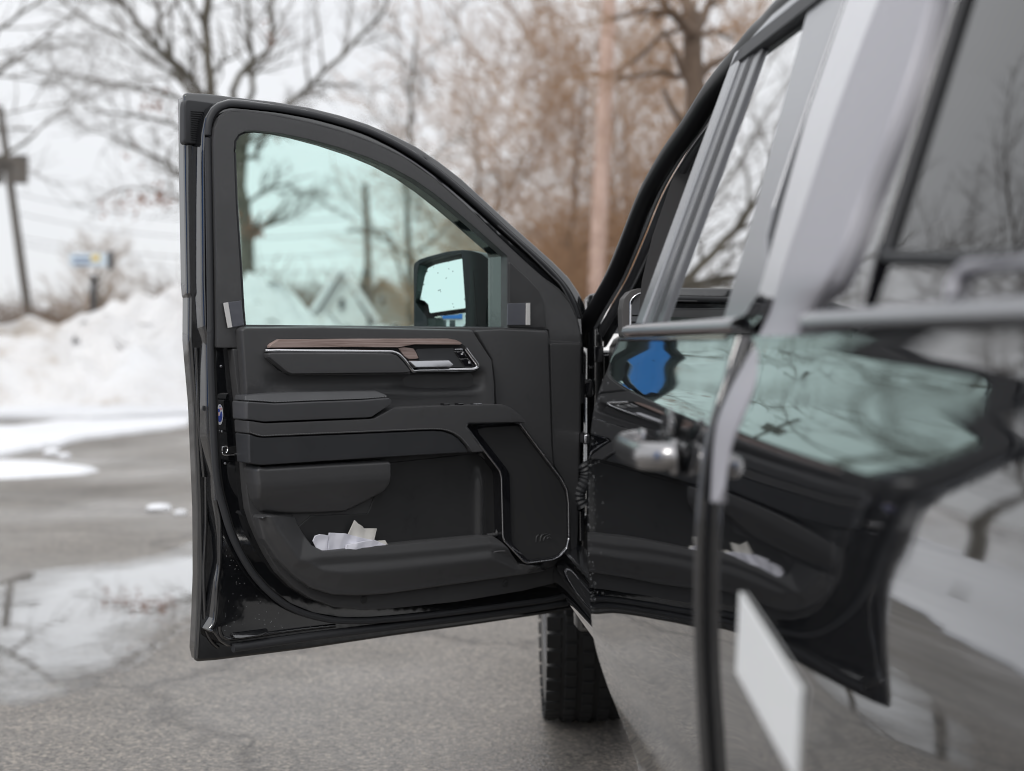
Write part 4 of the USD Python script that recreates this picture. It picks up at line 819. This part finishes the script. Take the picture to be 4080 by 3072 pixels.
# ---- side mirror, outside the glass
pm = DR.to(np.array([*DR.px(Z5([(650, 560)]), -0.27)[0], -0.27]))
dm = (pm - EYE) / np.linalg.norm(pm - EYE)
def mframe(r):
    r = np.array(r, float); r /= np.linalg.norm(r); n = r - dm; n /= np.linalg.norm(n); ea = np.cross([0, 0, 1.0], n); ea /= np.linalg.norm(ea); return Frame(pm, ea, np.cross(n, ea), n)
MH = mframe((-0.90, -0.42, 0.08)); MG = mframe((-0.90, -0.40, 0.32)); MC = mframe((-0.88, -0.45, 0.03))
hous = [(376, 420), (382, 370), (430, 330), (520, 300), (700, 252), (850, 235), (930, 240), (1000, 265), (1060, 330), (1080, 430), (1095, 560), (1120, 780), (1142, 860), (1130, 1010), (1120, 1090), (380, 1090), (378, 760)]
hp = rounded(MH.px(Z5(hous), 0.0), .006); op = rounded(MH.px(Z5([(408, 470), (428, 378), (500, 340), (700, 290), (838, 262), (850, 290), (885, 800), (895, 1070), (520, 1080), (505, 900), (395, 760)]), 0.0), .006)
fade = lambda u, v, d: -0.06 * ss(MH.px(Z5([(900, 500)]), 0)[0][0], MH.px(Z5([(1130, 500)]), 0)[0][0], u)
sub('mirror_housing', MH.pill(hp.buffer(-.004), -0.17, -0.07, 0.03, extra=fade, g=.012, steps=6), 'mirror_black', smooth=60)
sub('mirror_shroud', MH.pill(hp.difference(op.buffer(-.001)), -0.10, 0.008, 0.012, extra=fade, g=.010, steps=6), 'mirror_black', smooth=60)
def lift(fr, poly, off): return fr.pill(poly, off - .004, off, .001, steps=1, g=.02, step=.01)
GO = -0.012
gp = rounded(MG.px(Z5([(412, 560), (420, 450), (450, 385), (500, 355), (700, 308), (842, 288), (868, 540), (884, 805), (700, 830), (520, 858), (505, 770), (470, 738), (415, 720)]), GO), .006)
sub('mirror_glass', lift(MG, gp, GO), 'mirror_glass', smooth=False)
R2 = 0.55
cp = rounded(MC.px(Z5([(505, 905), (700, 862), (890, 838), (897, 1075), (510, 1080)]), -.035), .004); cc0 = np.array(cp.centroid.coords[0])
sub('convex_mirror', MC.pill(cp, -.045, -.035, .0005, steps=1, g=.006, step=.006, extra=lambda u, v, d: -((u - cc0[0]) ** 2 + (v - cc0[1]) ** 2) / (2 * R2)), 'mirror_glass', smooth=80)
sub('mirror_seam', tube(MH.path(Z5([(918, 255), (935, 350), (960, 600), (985, 1000)]), .0, .01), .0016, 6), 'void')
am = DR.to(np.array([(*DR.px(Z5([(1120, 940)]), -.24)[0], -.24), (*DR.px(Z5([(1320, 930)]), -.09)[0], -.09)]))
sub('mirror_arm', tube(resample(am, .02), .035, 12, flat=((0, 0, 1), 1.25)), 'mirror_black', smooth=60)
tb = MG.px(Z5([(480, 446)]), GO)[0]; sub('mirror_mark', [trimesh.Trimesh(*MG.pill(shapely.box(tb[0] - .003 + dx, tb[1] - .002, tb[0] + .001 + dx, tb[1] + .002), GO - .0004, GO + .0006, .0002, steps=1, g=.01), process=False) for dx in (0, .006)], 'void')

# ---- body side: section of the sheet metal read off the rear door's front edge (in the plane 2.9 m ahead)
YB = 2.90
sec = [(2467, 1350), (2434, 1420), (2424, 1463), (2400, 1516), (2381, 1569), (2367, 1612), (2358, 1675), (2351, 1732), (2345, 1804), (2340, 1900), (2338, 2000), (2338, 2097), (2340, 2200), (2344, 2290), (2350, 2383), (2354, 2450), (2360, 2524), (2374, 2590), (2395, 2660), (2426, 2750), (2461, 2838), (2498, 2932), (2529, 3016), (2545, 3072)]
sp_ = np.array([at_y(x, y, YB) for x, y in sec]); sp_ = sp_[np.argsort(sp_[:, 2])]
from scipy.ndimage import gaussian_filter1d
zf = np.linspace(sp_[0, 2], sp_[-1, 2], 260); xf = gaussian_filter1d(PchipInterpolator(sp_[:, 2], sp_[:, 0])(zf), 4, mode='nearest')
skin_x = lambda z: np.interp(z, zf, xf)
Z_LO, Z_HI = float(zf[0]), float(zf[-1])
def rear_edge(z):                      # shut line at the back of the rear door
    return PchipInterpolator([0.3, 0.9, 1.18, 1.28, 1.38, 1.52, 1.95], [1.90, 1.90, 1.90, 1.915, 1.945, 2.12, 2.15])(z)
def q_x(z, y):
    return float(skin_x(z)) + .017 - .018 * np.clip(1.85 - y, 0, 1.6) + .075 * (min(z, 1.14) - 1.02) * ss(1.85, 1.15, y)
def side_sheet(yf, yr, z0, z1, r0=0.006, r1=0.006, out=0.0, nz=90, ny=40, xf=None):
    """sheet metal between two y limits (functions of z), edges rolled in; stands out by `out`."""
    z = np.linspace(z0, z1, nz); rows = []
    for zi in z:
        a, b = float(yf(zi)), float(yr(zi)); x = float(skin_x(zi)) - out
        th = np.linspace(0, np.pi / 2, 7)
        y = list(a - r0 * (1 - np.sin(th))) ; xs = list(x + r0 * (1 - np.cos(np.pi / 2 - th)))
        seg = [(a, x + .05)] + [(a - r0 + r0 * math.cos(t), x + r0 - r0 * math.sin(t)) for t in np.linspace(0, np.pi / 2, 7)]
        seg += [(yy, x) for yy in np.linspace(a - r0, b + r1, ny)[1:-1]]
        seg += [(b + r1 - r1 * math.sin(t), x + r1 - r1 * math.cos(t)) for t in np.linspace(0, np.pi / 2, 7)] + [(b, x + .05)]
        rows.append([(xx + (0 if xf is None else float(xf(zi, yy)) - x), yy, zi) for yy, xx in seg])
    return grid_mesh(np.array(rows))
TR = lambda name, m, mt, smooth=50, parent=None, **k: obj(name, m, M[mt], parent or truck, smooth=smooth, **k)
rd = TR('rear_door', side_sheet(lambda z: YB, lambda z: rear_edge(z) + .006, Z_LO, Z_HI), 'paint', smooth=40, label='closed rear door, gloss black and mirroring the open door')
qp = TR('rear_quarter', side_sheet(lambda z: rear_edge(z) - .010, lambda z: -0.9, Z_LO, Z_HI, r0=0.008, out=-0.017, ny=140, xf=q_x), 'paint', smooth=40, label='body side behind the rear door')
TR('shut_gap', side_sheet(lambda z: rear_edge(z) + .03, lambda z: rear_edge(z) - .05, Z_LO, Z_HI, out=-0.02, ny=4), 'void', parent=rd)
# upper side: window plane
SX, SK = 0.535, 0.369
nW = np.array([-1, 0, SK]); nW /= np.linalg.norm(nW)
SG = Frame([SX, 0, EYE[2]], [0, 1, 0], [SK, 0, 1], nW)
RQ = lambda pts: Polygon(pts)
up_edge = lambda b: float(rear_edge(EYE[2] + b))
def gl_edge(b): return float(np.interp(b, [0.03, 0.19, 0.58], [2.18, 2.235, 2.395]))
bs = np.linspace(0.035, 0.60, 14)
SGP = lambda name, poly, wb, wt, r, mt, par, **k: TR(name, SG.pill(poly, wb, wt, r, g=.05, step=max(.004, r * .8), steps=4), mt, parent=par, **k)
SGP('pillar_trim', RQ([(2.90, .036), (2.90, .60), (2.825, .60), (2.825, .036)]), -.03, .012, .006, 'satin_moulding', rd)
SGP('pillar_trim', RQ([(2.823, .036), (2.823, .575), (2.765, .575), (2.765, .036)]), -.03, .006, .004, 'satin_dark', rd)
SGP('window_seal', RQ([(2.763, .036), (2.763, .57), (2.728, .57), (2.728, .036)]), -.03, .004, .003, 'rubber', rd)
SGP('window_frame', RQ([(2.726, .036), (2.726, .566), (2.675, .566), (2.675, .036)]), -.03, .003, .003, 'satin_dark', rd)
SGP('window_seal', RQ([(2.90, .566), (2.86, .602), (0.9, .602), (0.9, .566)]), -.03, .012, .008, 'rubber', rd)
SGP('roof_moulding', RQ([(2.80, .604), (2.66, .622), (0.9, .622), (0.9, .604)]), -.03, .010, .008, 'satin_moulding', rd)
SGP('window_glass', RQ([(2.675, .036)] + [(2.675, .565)] + [(gl_edge(b), b) for b in bs[::-1] if b < .566]), -.012, -.004, .001, 'side_glass', rd)
SGP('rear_frame', RQ([(gl_edge(b), b) for b in bs] + [(up_edge(b) + .006, b) for b in bs[::-1]]), -.03, .005, .006, 'satin_moulding', rd)
# broad cover that sweeps from the roof down over the belt and runs out into the shut line
lft = [(1905, -20), (1850, 120), (1795, 270), (1745, 420), (1697, 560), (1664, 674), (1612, 777), (1568, 860), (1547, 920), (1540, 980), (1537, 1030), (1535, 1085)]
rgt = [(2018, -20), (1980, 120), (1928, 270), (1868, 420), (1816, 560), (1759, 674), (1697, 777), (1644, 860), (1614, 920), (1593, 980), (1575, 1030), (1552, 1085)]
rows = []
tt = np.linspace(0, 1, 60); pl = np.array([PchipInterpolator(np.arange(12), np.array(l)[:, k])(tt * 11) for l in (lft, rgt) for k in (0, 1)])
for i in range(60):
    L2, R2 = pl[:2, i], pl[2:, i]; py = L2[1]
    if py < 700: A, B = (SG.to(np.array([*SG.px(ZP([p]), .014)[0], .014])) for p in (L2, R2)); 
    else: A, B = None, None
    yl, yr_ = (float(np.interp(py, [560, 700, 860, 1085], [2.02, 1.93, 1.885, 1.88])), float(np.interp(py, [560, 700, 860, 1085], [1.80, 1.765, 1.80, 1.84])))
    A2, B2 = at_y(*ZP([L2])[0], yl), at_y(*ZP([R2])[0], yr_)
    k = float(ss(600, 740, py)); A = A2 if A is None else A * (1 - k) + A2 * k; B = B2 if B is None else B * (1 - k) + B2 * k
    wd_ = float(np.interp(py, [0, 700, 1085], [.006, .012, .003])); row = [A - nW * .05]
    for t_ in np.linspace(0, 1, 15): row.append(A * (1 - t_) + B * t_ + nW * wd_ * math.sin(math.pi * t_) ** .6)
    row.append(B - nW * .05); rows.append(row)
TR('pillar_cover', grid_mesh(np.array(rows)), 'satin_pillar', parent=qp, smooth=50)
TR('pillar_strip', SG.pill(rounded(SG.px(ZP([(1838, -30), (1742, 250), (1690, 440), (1650, 590), (1620, 690), (1662, 690), (1700, 560), (1800, 270), (1910, -30)]), .009), .002), -.02, .009, .006, g=.02, step=.005, steps=5), 'bright_strip', parent=qp, smooth=60)
TR('belt_end_cap', SG.pill(rounded(SG.px(ZP([(1588, 706), (1612, 672), (1640, 628), (1662, 640), (1640, 690), (1618, 712)]), .02), .003), -.03, .02, .006, g=.02, step=.005), 'gloss_plastic', parent=rd, smooth=60)
SGP('black_border', RQ([(1.762, .036), (1.762, .60), (1.655, .62), (1.655, .60), (1.585, .12), (1.56, .036)]), -.03, .001, .002, 'gloss_plastic', qp)
gq = [(1.545, .100), (1.628, .60), (-.5, .60), (-.5, .075), (1.23, .078)]
SGP('quarter_glass', RQ(gq), -.02, -.003, .001, 'privacy_glass', qp)
TR('window_gasket', tube(SG.to(resample([(1.64, .66, .0), (1.552, .098, .0), (1.23, .077, .0), (-.5, .075, .0)], .03)), .0065, 8), 'rubber', parent=qp, smooth=60)
SGP('lower_pane', RQ([(1.54, .034), (1.54, .09), (-.5, .066), (-.5, .034)]), -.03, -.006, .002, 'gloss_plastic', qp)
TR('vent_frame', tube(SG.path(ZP([(2060, 648), (2064, 610), (2078, 586), (2105, 572), (2150, 566), (2240, 562), (2500, 552)]), -.002, .01), .0075, 10), 'satin_pillar', parent=qp, smooth=60)
for par, a0, a1 in ((rd, 2.875, 1.985), (qp, 1.655, -.9)):
    yy = np.linspace(a0, a1, 30)
    prof = np.array([(.546, .017), (.520, .016), (.508, .019), (.504, .025), (.507, .033), (.518, .0385), (.546, .040)])
    TR('belt_moulding', grid_mesh(np.array([[(x, y, EYE[2] + z) for x, z in prof] for y in yy])), 'satin_moulding', parent=par, smooth=60)
    if par is qp: continue
    prof = np.array([(.516, .0035), (.4995, .0045), (.4975, .008), (.4995, .0125), (.52, .0135)])
    TR('body_line_strip', grid_mesh(np.array([[(x, y, EYE[2] + z) for x, z in prof] for y in yy])), 'copper_strip', parent=par, smooth=60)
# door handle
hz = EYE[2] - .165
hpts = np.array([(.430, 2.245, hz + .004), (.408, 2.232, hz + .002), (.395, 2.205, hz), (.391, 2.15, hz), (.390, 2.08, hz), (.392, 2.02, hz), (.400, 1.992, hz + .001), (.414, 1.972, hz + .002), (.432, 1.966, hz + .003)])
hpts = hpts + [0, .05, 0]
hd = TR('door_handle', tube(spline(hpts, .006), .020, 20, flat=((1, 0, 0), .55)), 'handle_chrome', parent=rd, smooth=60)
TR('handle_seam', tube(spline(hpts + [-.009, 0, -.006], .01), .0022, 8), 'void', parent=rd, smooth=60)
for y in (2.275, 2.035): TR('handle_base', bevel_box((.434, y, hz + .001), (.014, .05, .052), .006), 'handle_chrome', parent=rd, smooth=60)
TR('handle_cup', SG.mesh((np.zeros((1, 3)), np.zeros((0, 3), int))) if False else trimesh.creation.icosphere(3, 1.0).apply_transform(np.diag([.004, .055, .036, 1])).apply_translation((skin_x(hz + .01) + .001, 2.14, hz + .03)), 'void', parent=rd, smooth=60)
TR('lock_cover', trimesh.creation.icosphere(3, 1.0).apply_transform(np.diag([.007, .030, .026, 1])).apply_translation((.434, 2.06, hz + .045)), 'gloss_plastic', parent=rd, smooth=60)
# water droplets along the leading edge of the rear door
def drops(n, place, seed, r0, r1, nrm):
    r = random.Random(seed); base = trimesh.creation.icosphere(1, 1.0); out = []
    for _ in range(n):
        p = place(r); s_ = r.uniform(r0, r1); m = base.copy(); m.apply_transform(np.diag([s_ * (.5 if abs(nrm[0]) > .8 else 1), s_ * (.5 if abs(nrm[1]) > .8 else 1), s_ * 1.25, 1])); m.apply_translation(p); out.append(m)
    return trimesh.util.concatenate(out)
def dpl(r):
    z = r.uniform(.52, 1.28); y = YB - .012 - abs(r.gauss(0, .045)) - (.25 * r.random() if r.random() < .12 else 0); return (float(skin_x(z)), y, z)
TR('water_droplets', drops(210, dpl, 5, .0006, .0014, (1, 0, 0)), 'droplet', parent=rd, smooth=True, kind='stuff')
def dpd(r):
    while True:
        q = (r.uniform(*tri_b[0::2]), r.uniform(*tri_b[1::2]))
        if shapely.contains_xy(tri_p, *q): return tuple(DR.to(np.array([*q, 0.0])))
tri_p = DRP(Z6([(310, 480), (380, 620), (500, 880), (620, 1020), (780, 1130), (1000, 1210), (900, 1250), (320, 1320)]), 0.0); tri_b = tri_p.bounds
obj('water_droplets', drops(55, dpd, 8, .0005, .0010, (0, 1, 0)), M['droplet'], door, smooth=True, kind='stuff')
gp_b = gp.bounds
def dpm(r):
    while True:
        q = (r.uniform(*gp_b[0::2]), r.uniform(*gp_b[1::2]))
        if shapely.contains_xy(gp, *q): return tuple(MG.to(np.array([*q, GO + .0005])))
obj('mirror_droplets', drops(26, dpm, 9, .0009, .0018, (0, 1, 0)), M['mirror_black'], door, smooth=True, kind='stuff')

# ---- door opening: A-pillar, roof rail, jamb, dash end
ap = ZP([(1268, 672), (1314, 588), (1346, 510), (1386, 410), (1432, 328), (1482, 255), (1528, 182), (1582, 114), (1637, 50), (1685, 0)])
ys = np.interp(np.arange(len(ap)), [0, 6, 9], [4.10, 3.20, 2.62])
ap3 = np.array([at_y(*p, y) for p, y in zip(ap, ys)])
ap3 = np.vstack([ap3[0] + (ap3[0] - ap3[1]) * 0.8, ap3, ap3[-1] + [-.0, -2.2, .015]])
def pillar_bar(off, r, w=.8, dy=0.0, n=14): return tube(spline(ap3 + np.array(off) + [0, dy, 0], .03), r, n, flat=((0, 1, 0), w))
TR('windscreen_pillar', pillar_bar((.026, .04, -.004), .026), 'pillar_black', smooth=60)
TR('pillar_channel', tube(spline(ap3[:-1] + [.050, .0, -.004], .03), .0055, 8), 'satin_moulding', smooth=60)
TR('opening_seal', tube(spline(ap3[:-1] + [.072, .0, -.010], .03), .013, 10), 'seal_grey', smooth=60)
TR('opening_seal', tube(spline(ap3[:-1] + [.100, .02, -.012], .03), .013, 10), 'rubber', smooth=60)
zq = lambda pts, Y: np.array([at_y(2280 + x / 1.19, y / 1.19, Y) for x, y in pts])
ip_ = [(640, 540), (560, 690), (470, 860), (380, 1120), (330, 1330), (315, 1500), (420, 1500), (560, 1100), (700, 600), (820, 380)]
TR('inner_pillar_trim', [trimesh.Trimesh(zq(ip_, 3.55), [(0, 1, 9), (1, 8, 9), (1, 2, 8), (2, 7, 8), (2, 3, 7), (3, 4, 7), (4, 5, 6), (4, 6, 7)], process=False)], 'pillar_cloth', smooth=False)
YFr = Frame([0, 3.80, 0], [1, 0, 0], [0, 0, 1], [0, -1, 0]); zv = zoom(2280, 900, 2.765)
vb = rounded(YFr.px(zv([(545, 1240), (535, 920), (558, 800), (625, 722), (710, 690), (900, 690), (900, 1240)]), 0), .012)
vh = rounded(YFr.px(zv([(645, 1100), (640, 850), (690, 778), (780, 740), (980, 740), (980, 1100)]), 0), .008)
dash = TR('dashboard', bevel_box((1.45, 4.02, 1.16), (1.5, .44, .40), .04), 'trim_dark')
TR('vent_bezel', YFr.pill(vb.difference(vh), -.05, .012, .010), 'vent_grey', parent=dash, smooth=60)
TR('vent_ring', tube(YFr.path(zv([(638, 1100), (640, 850), (690, 775), (780, 738), (900, 735)]), .011, .008), .003, 8), 'chrome', parent=dash, smooth=60)
for k in range(5):
    TR('vent_vane', bevel_box((.80, 3.83, 1.335 + .018 * k), (.20, .02, .004), .001), 'gloss_plastic', parent=dash)
TR('door_jamb', [bevel_box((.84, 4.30, .88), (.46, .10, .86), .02), bevel_box((.655, 4.22, 1.12), (.05, .12, .72), .02), bevel_box((.60, 4.20, .95), (.02, .05, .75), .008)], 'paint_inner', smooth=60)
for z in (1.20, .80):
    TR('door_hinge', [bevel_box((.612, 4.13, z), (.05, .07, .055), .01), trimesh.creation.cylinder(.012, .085, transform=trimesh.transformations.translation_matrix((.598, 4.09, z)))], 'gloss_plastic', smooth=60)
bo = np.array([(.60 + .012 * math.sin(k * .3), 4.06 + .0 * k, .985 - .006 * k) for k in range(22)])
TR('wiring_boot', tube(bo, [.017 + .004 * (k % 2) for k in range(22)], 14), 'rubber', smooth=20)
TR('check_strap', bevel_box((.60, 4.05, 1.06), (.02, .14, .03), .005), 'satin_chrome')
for p_, s_ in (((.66, 4.165, 1.30), (.03, .03, .05)), ((.635, 4.16, 1.26), (.012, .02, .012))): TR('jamb_clip', bevel_box(p_, s_, .004), 'gloss_plastic')
TR('body_floor', [bevel_box((1.5, 3.3, .62), (1.7, 2.2, .10), .03)], 'void')
TR('sill', tube(resample([(.545, 4.16, .665), (.515, 2.86, .695)], .1), .045, 14, flat=((1, 0, 0), .8)), 'paint', smooth=60)
TR('sill_plate', bevel_box((.575, 3.52, .733), (.07, 1.2, .012), .005), 'satin_chrome')
TR('rocker_panel', bevel_box((.80, 1.0, .47), (.2, 3.6, .22), .05), 'trim_dark')
TR('inner_wall', [bevel_box((.82, 1.2, .95), (.05, 3.3, .72), .01), bevel_box((1.6, -.4, 1.3), (1.7, .06, 1.2), .01)], 'void')
# cab shell beyond what the lens sees
rz = float(ap3[7][2])
TR('roof', [bevel_box((1.60, .95, 1.985), (1.50, 3.5, .06), .028), bevel_box((1.60, 2.9, 1.965), (1.20, .5, .05), .02)], 'paint', smooth=60)
def quad(p): return trimesh.Trimesh(np.array(p, float), [(0, 1, 2), (0, 2, 3)], process=False)
TR('windscreen', quad([(.70, 4.18, 1.36), (2.46, 4.18, 1.36), (2.30, 3.16, 1.985), (.86, 3.16, 1.985)]), 'privacy_glass', smooth=False)
TR('hood', bevel_box((1.58, 5.05, 1.10), (1.86, 1.75, .30), .07), 'paint', smooth=60)
TR('fender', bevel_box((.72, 5.02, .99), (.20, 1.66, .30), .06), 'paint', smooth=60)
TR('far_side', [bevel_box((2.62, 2.3, .95), (.10, 6.9, .80), .04)], 'paint', smooth=60)
TR('bumper', bevel_box((1.58, 5.92, .62), (1.9, .16, .30), .05), 'chrome', smooth=60)
TR('front_seat', [bevel_box((1.15, 2.6, 1.02), (.52, .18, .72), .07), bevel_box((1.15, 2.9, .76), (.52, .55, .16), .06), bevel_box((1.15, 2.58, 1.47), (.26, .12, .20), .05)], 'leather_dark', smooth=60)
TR('rear_seat', [bevel_box((1.6, .9, 1.05), (1.4, .18, .70), .07), bevel_box((1.05, .88, 1.46), (.27, .12, .20), .05)], 'leather_dark', smooth=60)
TR('steering_wheel', trimesh.creation.torus(.18, .016, transform=trimesh.transformations.translation_matrix((1.15, 3.55, 1.22)) @ trimesh.transformations.rotation_matrix(math.radians(65), [1, 0, 0])), 'leather_dark', smooth=60)
# wheels
def wheel(cx, cy, R=.41, Wt=.265, sgn=-1):
    prof = np.array([(.19, -.40), (.215, -.47), (.30, -.50), (.36, -.49), (.393, -.44), (.405, -.36), (.41, -.2), (.41, .2), (.405, .36), (.393, .44), (.36, .49), (.30, .50), (.215, .47), (.19, .40)])
    m = trimesh.creation.revolve(np.c_[prof[:, 0], prof[:, 1] * Wt], sections=72); T = trimesh.transformations.rotation_matrix(math.pi / 2, [0, 1, 0]); m.apply_transform(T); m.apply_translation((cx, cy, R))
    ST = trimesh.transformations.rotation_matrix(math.radians(-4.6), [0, 0, 1], [cx, cy, R])
    m.apply_transform(ST); wh = TR('wheel', m, 'tyre_rubber', smooth=40)
    lugs = []
    for row, x0, wd in ((0, -.115, .05), (1, -.058, .04), (2, 0, .04), (3, .058, .04), (4, .115, .05)):
        for k in range(44):
            a = 2 * math.pi * (k + (row % 2) * .5) / 44; b = bevel_box((0, 0, 0), (wd, .047, .010), .003); b.apply_transform(trimesh.transformations.rotation_matrix(-a, [1, 0, 0])); b.apply_translation((cx + x0, cy + (R + .001 - (.008 if row in (0, 4) else 0)) * math.sin(a), R + (R + .001 - (.008 if row in (0, 4) else 0)) * math.cos(a))); lugs.append(b)
    for b in lugs: b.apply_transform(ST)
    TR('tread', lugs, 'tyre_rubber', parent=wh, smooth=False, kind='stuff')
    rp = np.array([(.03, -.30), (.10, -.32), (.13, -.42), (.20, -.44), (.225, -.485), (.232, -.47), (.20, -.38), (.20, .3), (.03, .3)])
    rm = trimesh.creation.revolve(np.c_[rp[:, 0], rp[:, 1] * Wt], sections=48); rm.apply_transform(T if sgn < 0 else T); rm.apply_translation((cx, cy, R)); rm.apply_transform(ST); TR('rim', rm, 'rim_alloy', parent=wh, smooth=40)
    sp = np.array([(.225, -.478), (.26, -.508), (.33, -.507), (.372, -.475), (.372, -.47), (.225, -.47)])
    sm = trimesh.creation.revolve(np.c_[sp[:, 0], sp[:, 1] * Wt], sections=72); sm.apply_transform(T); sm.apply_translation((cx, cy, R)); sm.apply_transform(ST); TR('sidewall', sm, 'sidewall', parent=wh, smooth=40)
    for k in range(8):
        a = 2 * math.pi * k / 8; TR('wheel_nut', trimesh.creation.icosphere(1, .012).apply_translation((cx - .30 * Wt, cy + .075 * math.sin(a), R + .075 * math.cos(a))).apply_transform(ST), 'rim_alloy', parent=wh)
wheel(.735, 5.0)
TR('wheel_liner', [bevel_box((.86, 4.52, .66), (.5, .04, .42), .01), bevel_box((1.02, 5.0, .6), (.06, 1.0, .6), .02)], 'void')
TR('underbody', [bevel_box((1.6, 2.4, .55), (1.5, 7.0, .22), .05), bevel_box((1.6, -.2, .41), (1.6, .3, .3), .1)], 'void')
TR('mud_flap', bevel_box((.80, 4.48, .66), (.30, .012, .34), .004), 'rubber')

# ================================================================== things in and on the truck
def sheet(name, pts, ws, mt, label, curl=.006, seed=1):
    """a thin paper: outline pixels with a height off the door for each corner; the face is meshed finely, creased and curled"""
    w0 = float(np.mean(ws)); poly = Polygon(DR.px(pts, w0)).buffer(0); cs = np.array(DR.px(pts, w0)); ws = np.array(ws)
    def ex(u, v, d):
        k = 1 / (((u[:, None] - cs[:, 0]) ** 2 + (v[:, None] - cs[:, 1]) ** 2) + 2e-4); hgt = (k * ws).sum(1) / k.sum(1)
        n = meshkit.noise(np.c_[u * 38, v * 38, np.full(len(u), seed * 3.7)], seed) - .5
        return hgt - w0 + curl * n + curl * .7 * np.abs(((u * 22 + v * 9 + seed * .37) % 1) - .5)
    return obj(name, DR.pill(poly, w0 - .004, w0, .0004, extra=ex, g=.004, step=.004, steps=1), M[mt], smooth=25, label=label, cat='paper')
sheet('paper_sheet', Z2([(722, 1008), (792, 1010), (860, 1028), (925, 1042), (950, 1110), (705, 1120)]), [.060, .064, .060, .058, .066, .066], 'paper', 'large flat white folded paper in the door pocket')
sheet('paper_sheet', Z2([(648, 1045), (658, 1022), (680, 1014), (720, 1020), (712, 1060), (706, 1120), (680, 1110)]), [.058, .066, .072, .060, .062, .066, .064], 'paper', 'curled white paper at the left end of the door pocket')
sheet('paper_sheet', Z2([(800, 1062), (870, 1048), (930, 1040), (985, 1064), (960, 1110), (790, 1115)]), [.068, .072, .064, .062, .072, .074], 'paper', 'white paper corner lying lowest in the door pocket, at the right')
sheet('torn_paper', Z2([(838, 950), (852, 966), (872, 978), (880, 988), (938, 988), (922, 1045), (870, 1040), (806, 1020)]), [.052, .054, .057, .049, .054, .060, .062, .058], 'paper_warm', 'crumpled beige scrap of paper sticking up from the door pocket')
sheet('torn_paper', Z2([(930, 1046), (975, 1042), (988, 1066), (940, 1070)]), [.058, .060, .064, .062], 'paper_warm', 'small beige paper scrap at the right end of the papers in the pocket')
# white card on the body side behind the rear door
def on_skin(px, py):
    lo, hi = .2, 2.5
    for y in np.linspace(.3, 1.85, 1800):
        p = at_y(*ZP([(px, py)])[0], y)
        if p[0] >= q_x(np.clip(p[2], Z_LO, Z_HI), y) - .003: return p
    return p
cd = np.array([on_skin(*q) for q in ((1600, 1277), (1733, 1488), (1718, 1690), (1592, 1452))])
cen = cd.mean(0); nc = np.cross(cd[1] - cd[0], cd[3] - cd[0]); nc /= np.linalg.norm(nc)
ea_ = (cd[1] - cd[0]) / np.linalg.norm(cd[1] - cd[0]); CF = Frame(cen, ea_, np.cross(nc, ea_), nc if nc[0] < 0 else -nc)
obj('white_card', CF.pill(rounded([tuple((CF.inv @ (q - cen))[:2]) for q in cd], .003), -.0015, .0015, .0008, g=.02), M['card_white'], label='blank white card stuck on the black body side behind the rear door', cat='card')

# ================================================================== behind the camera, seen in the mirrors
bd = np.array([-0.89, -0.44]); bd /= np.linalg.norm(bd); bc = np.array([pm[0], pm[1]]) + bd * 18
bt = thing('shop_building', 'white building with a blue sign band, seen in the lower side mirror', 'building', (bc[0], bc[1], 0))
ang = math.atan2(bd[1], bd[0]) - math.pi / 2; Rz = trimesh.transformations.rotation_matrix(ang, [0, 0, 1])[:3, :3]
BX = lambda c, s, r=.02: bevel_box(np.array([bc[0], bc[1], 0]) + Rz @ np.array(c, float), s, r, Rz)
obj('wall', BX((0, 3, 2.2), (26, 5, 4.4)), M['white_siding'], bt)
obj('roof', BX((0, 3, 4.5), (26.6, 5.6, .2)), M['post_dark'], bt)
obj('sign_band', BX((-1.0, .35, 3.3), (5.0, .3, 1.4)), M['blue_fascia'], bt)
obj('blue_gable', BX((4.6, 2.4, 5.2), (5.6, 4.4, 10.4)), M['blue_fascia'], bt)
for k in range(3):
    wf = obj('window', BX((-1.2 + 2.2 * k, .46, 1.4), (1.6, .1, 2.2)), M['white_siding'], bt); obj('pane', BX((-1.2 + 2.2 * k, .40, 1.4), (1.35, .06, 1.95), .01), M['window_dark'], wf)
ct = thing('parked_car', 'white parked car with raked windscreen in front of the blue-banded building', 'car', (bc[0] + Rz[0, 0] * -3 + Rz[0, 1] * -5, bc[1] + Rz[1, 0] * -3 + Rz[1, 1] * -5, 0))
co = np.array([-3.0, -5.0, 0])
CB = lambda pts, w_, z=0: pts
def car_ext(prof, width):
    m = trimesh.creation.extrude_polygon(rounded(prof, .08), width); m.apply_transform(np.array([[1, 0, 0, 0], [0, 0, 1, -width / 2], [0, 1, 0, 0], [0, 0, 0, 1.0]]))
    m.vertices = np.array([bc[0], bc[1], 0]) + (m.vertices + co) @ Rz.T; return m
obj('body', car_ext([(-2.2, .35), (2.2, .35), (2.2, .75), (2.0, .95), (.9, 1.0), (.2, 1.5), (-1.1, 1.52), (-1.9, 1.05), (-2.2, .95)], 1.75), M['car_paint'], ct)
obj('side_windows', car_ext([(.72, 1.02), (.15, 1.42), (-1.05, 1.44), (-1.65, 1.05)], 1.77), M['window_dark'], ct)
for sx in (-1.35, 1.35):
    for sy in (-.78, .78):
        m = trimesh.creation.cylinder(.32, .2, transform=trimesh.transformations.rotation_matrix(math.pi / 2, [1, 0, 0])); m.vertices = np.array([bc[0], bc[1], 0]) + (m.vertices + co + [sx, sy, .32]) @ Rz.T; obj('wheel', m, M['tyre_rubber'], ct)
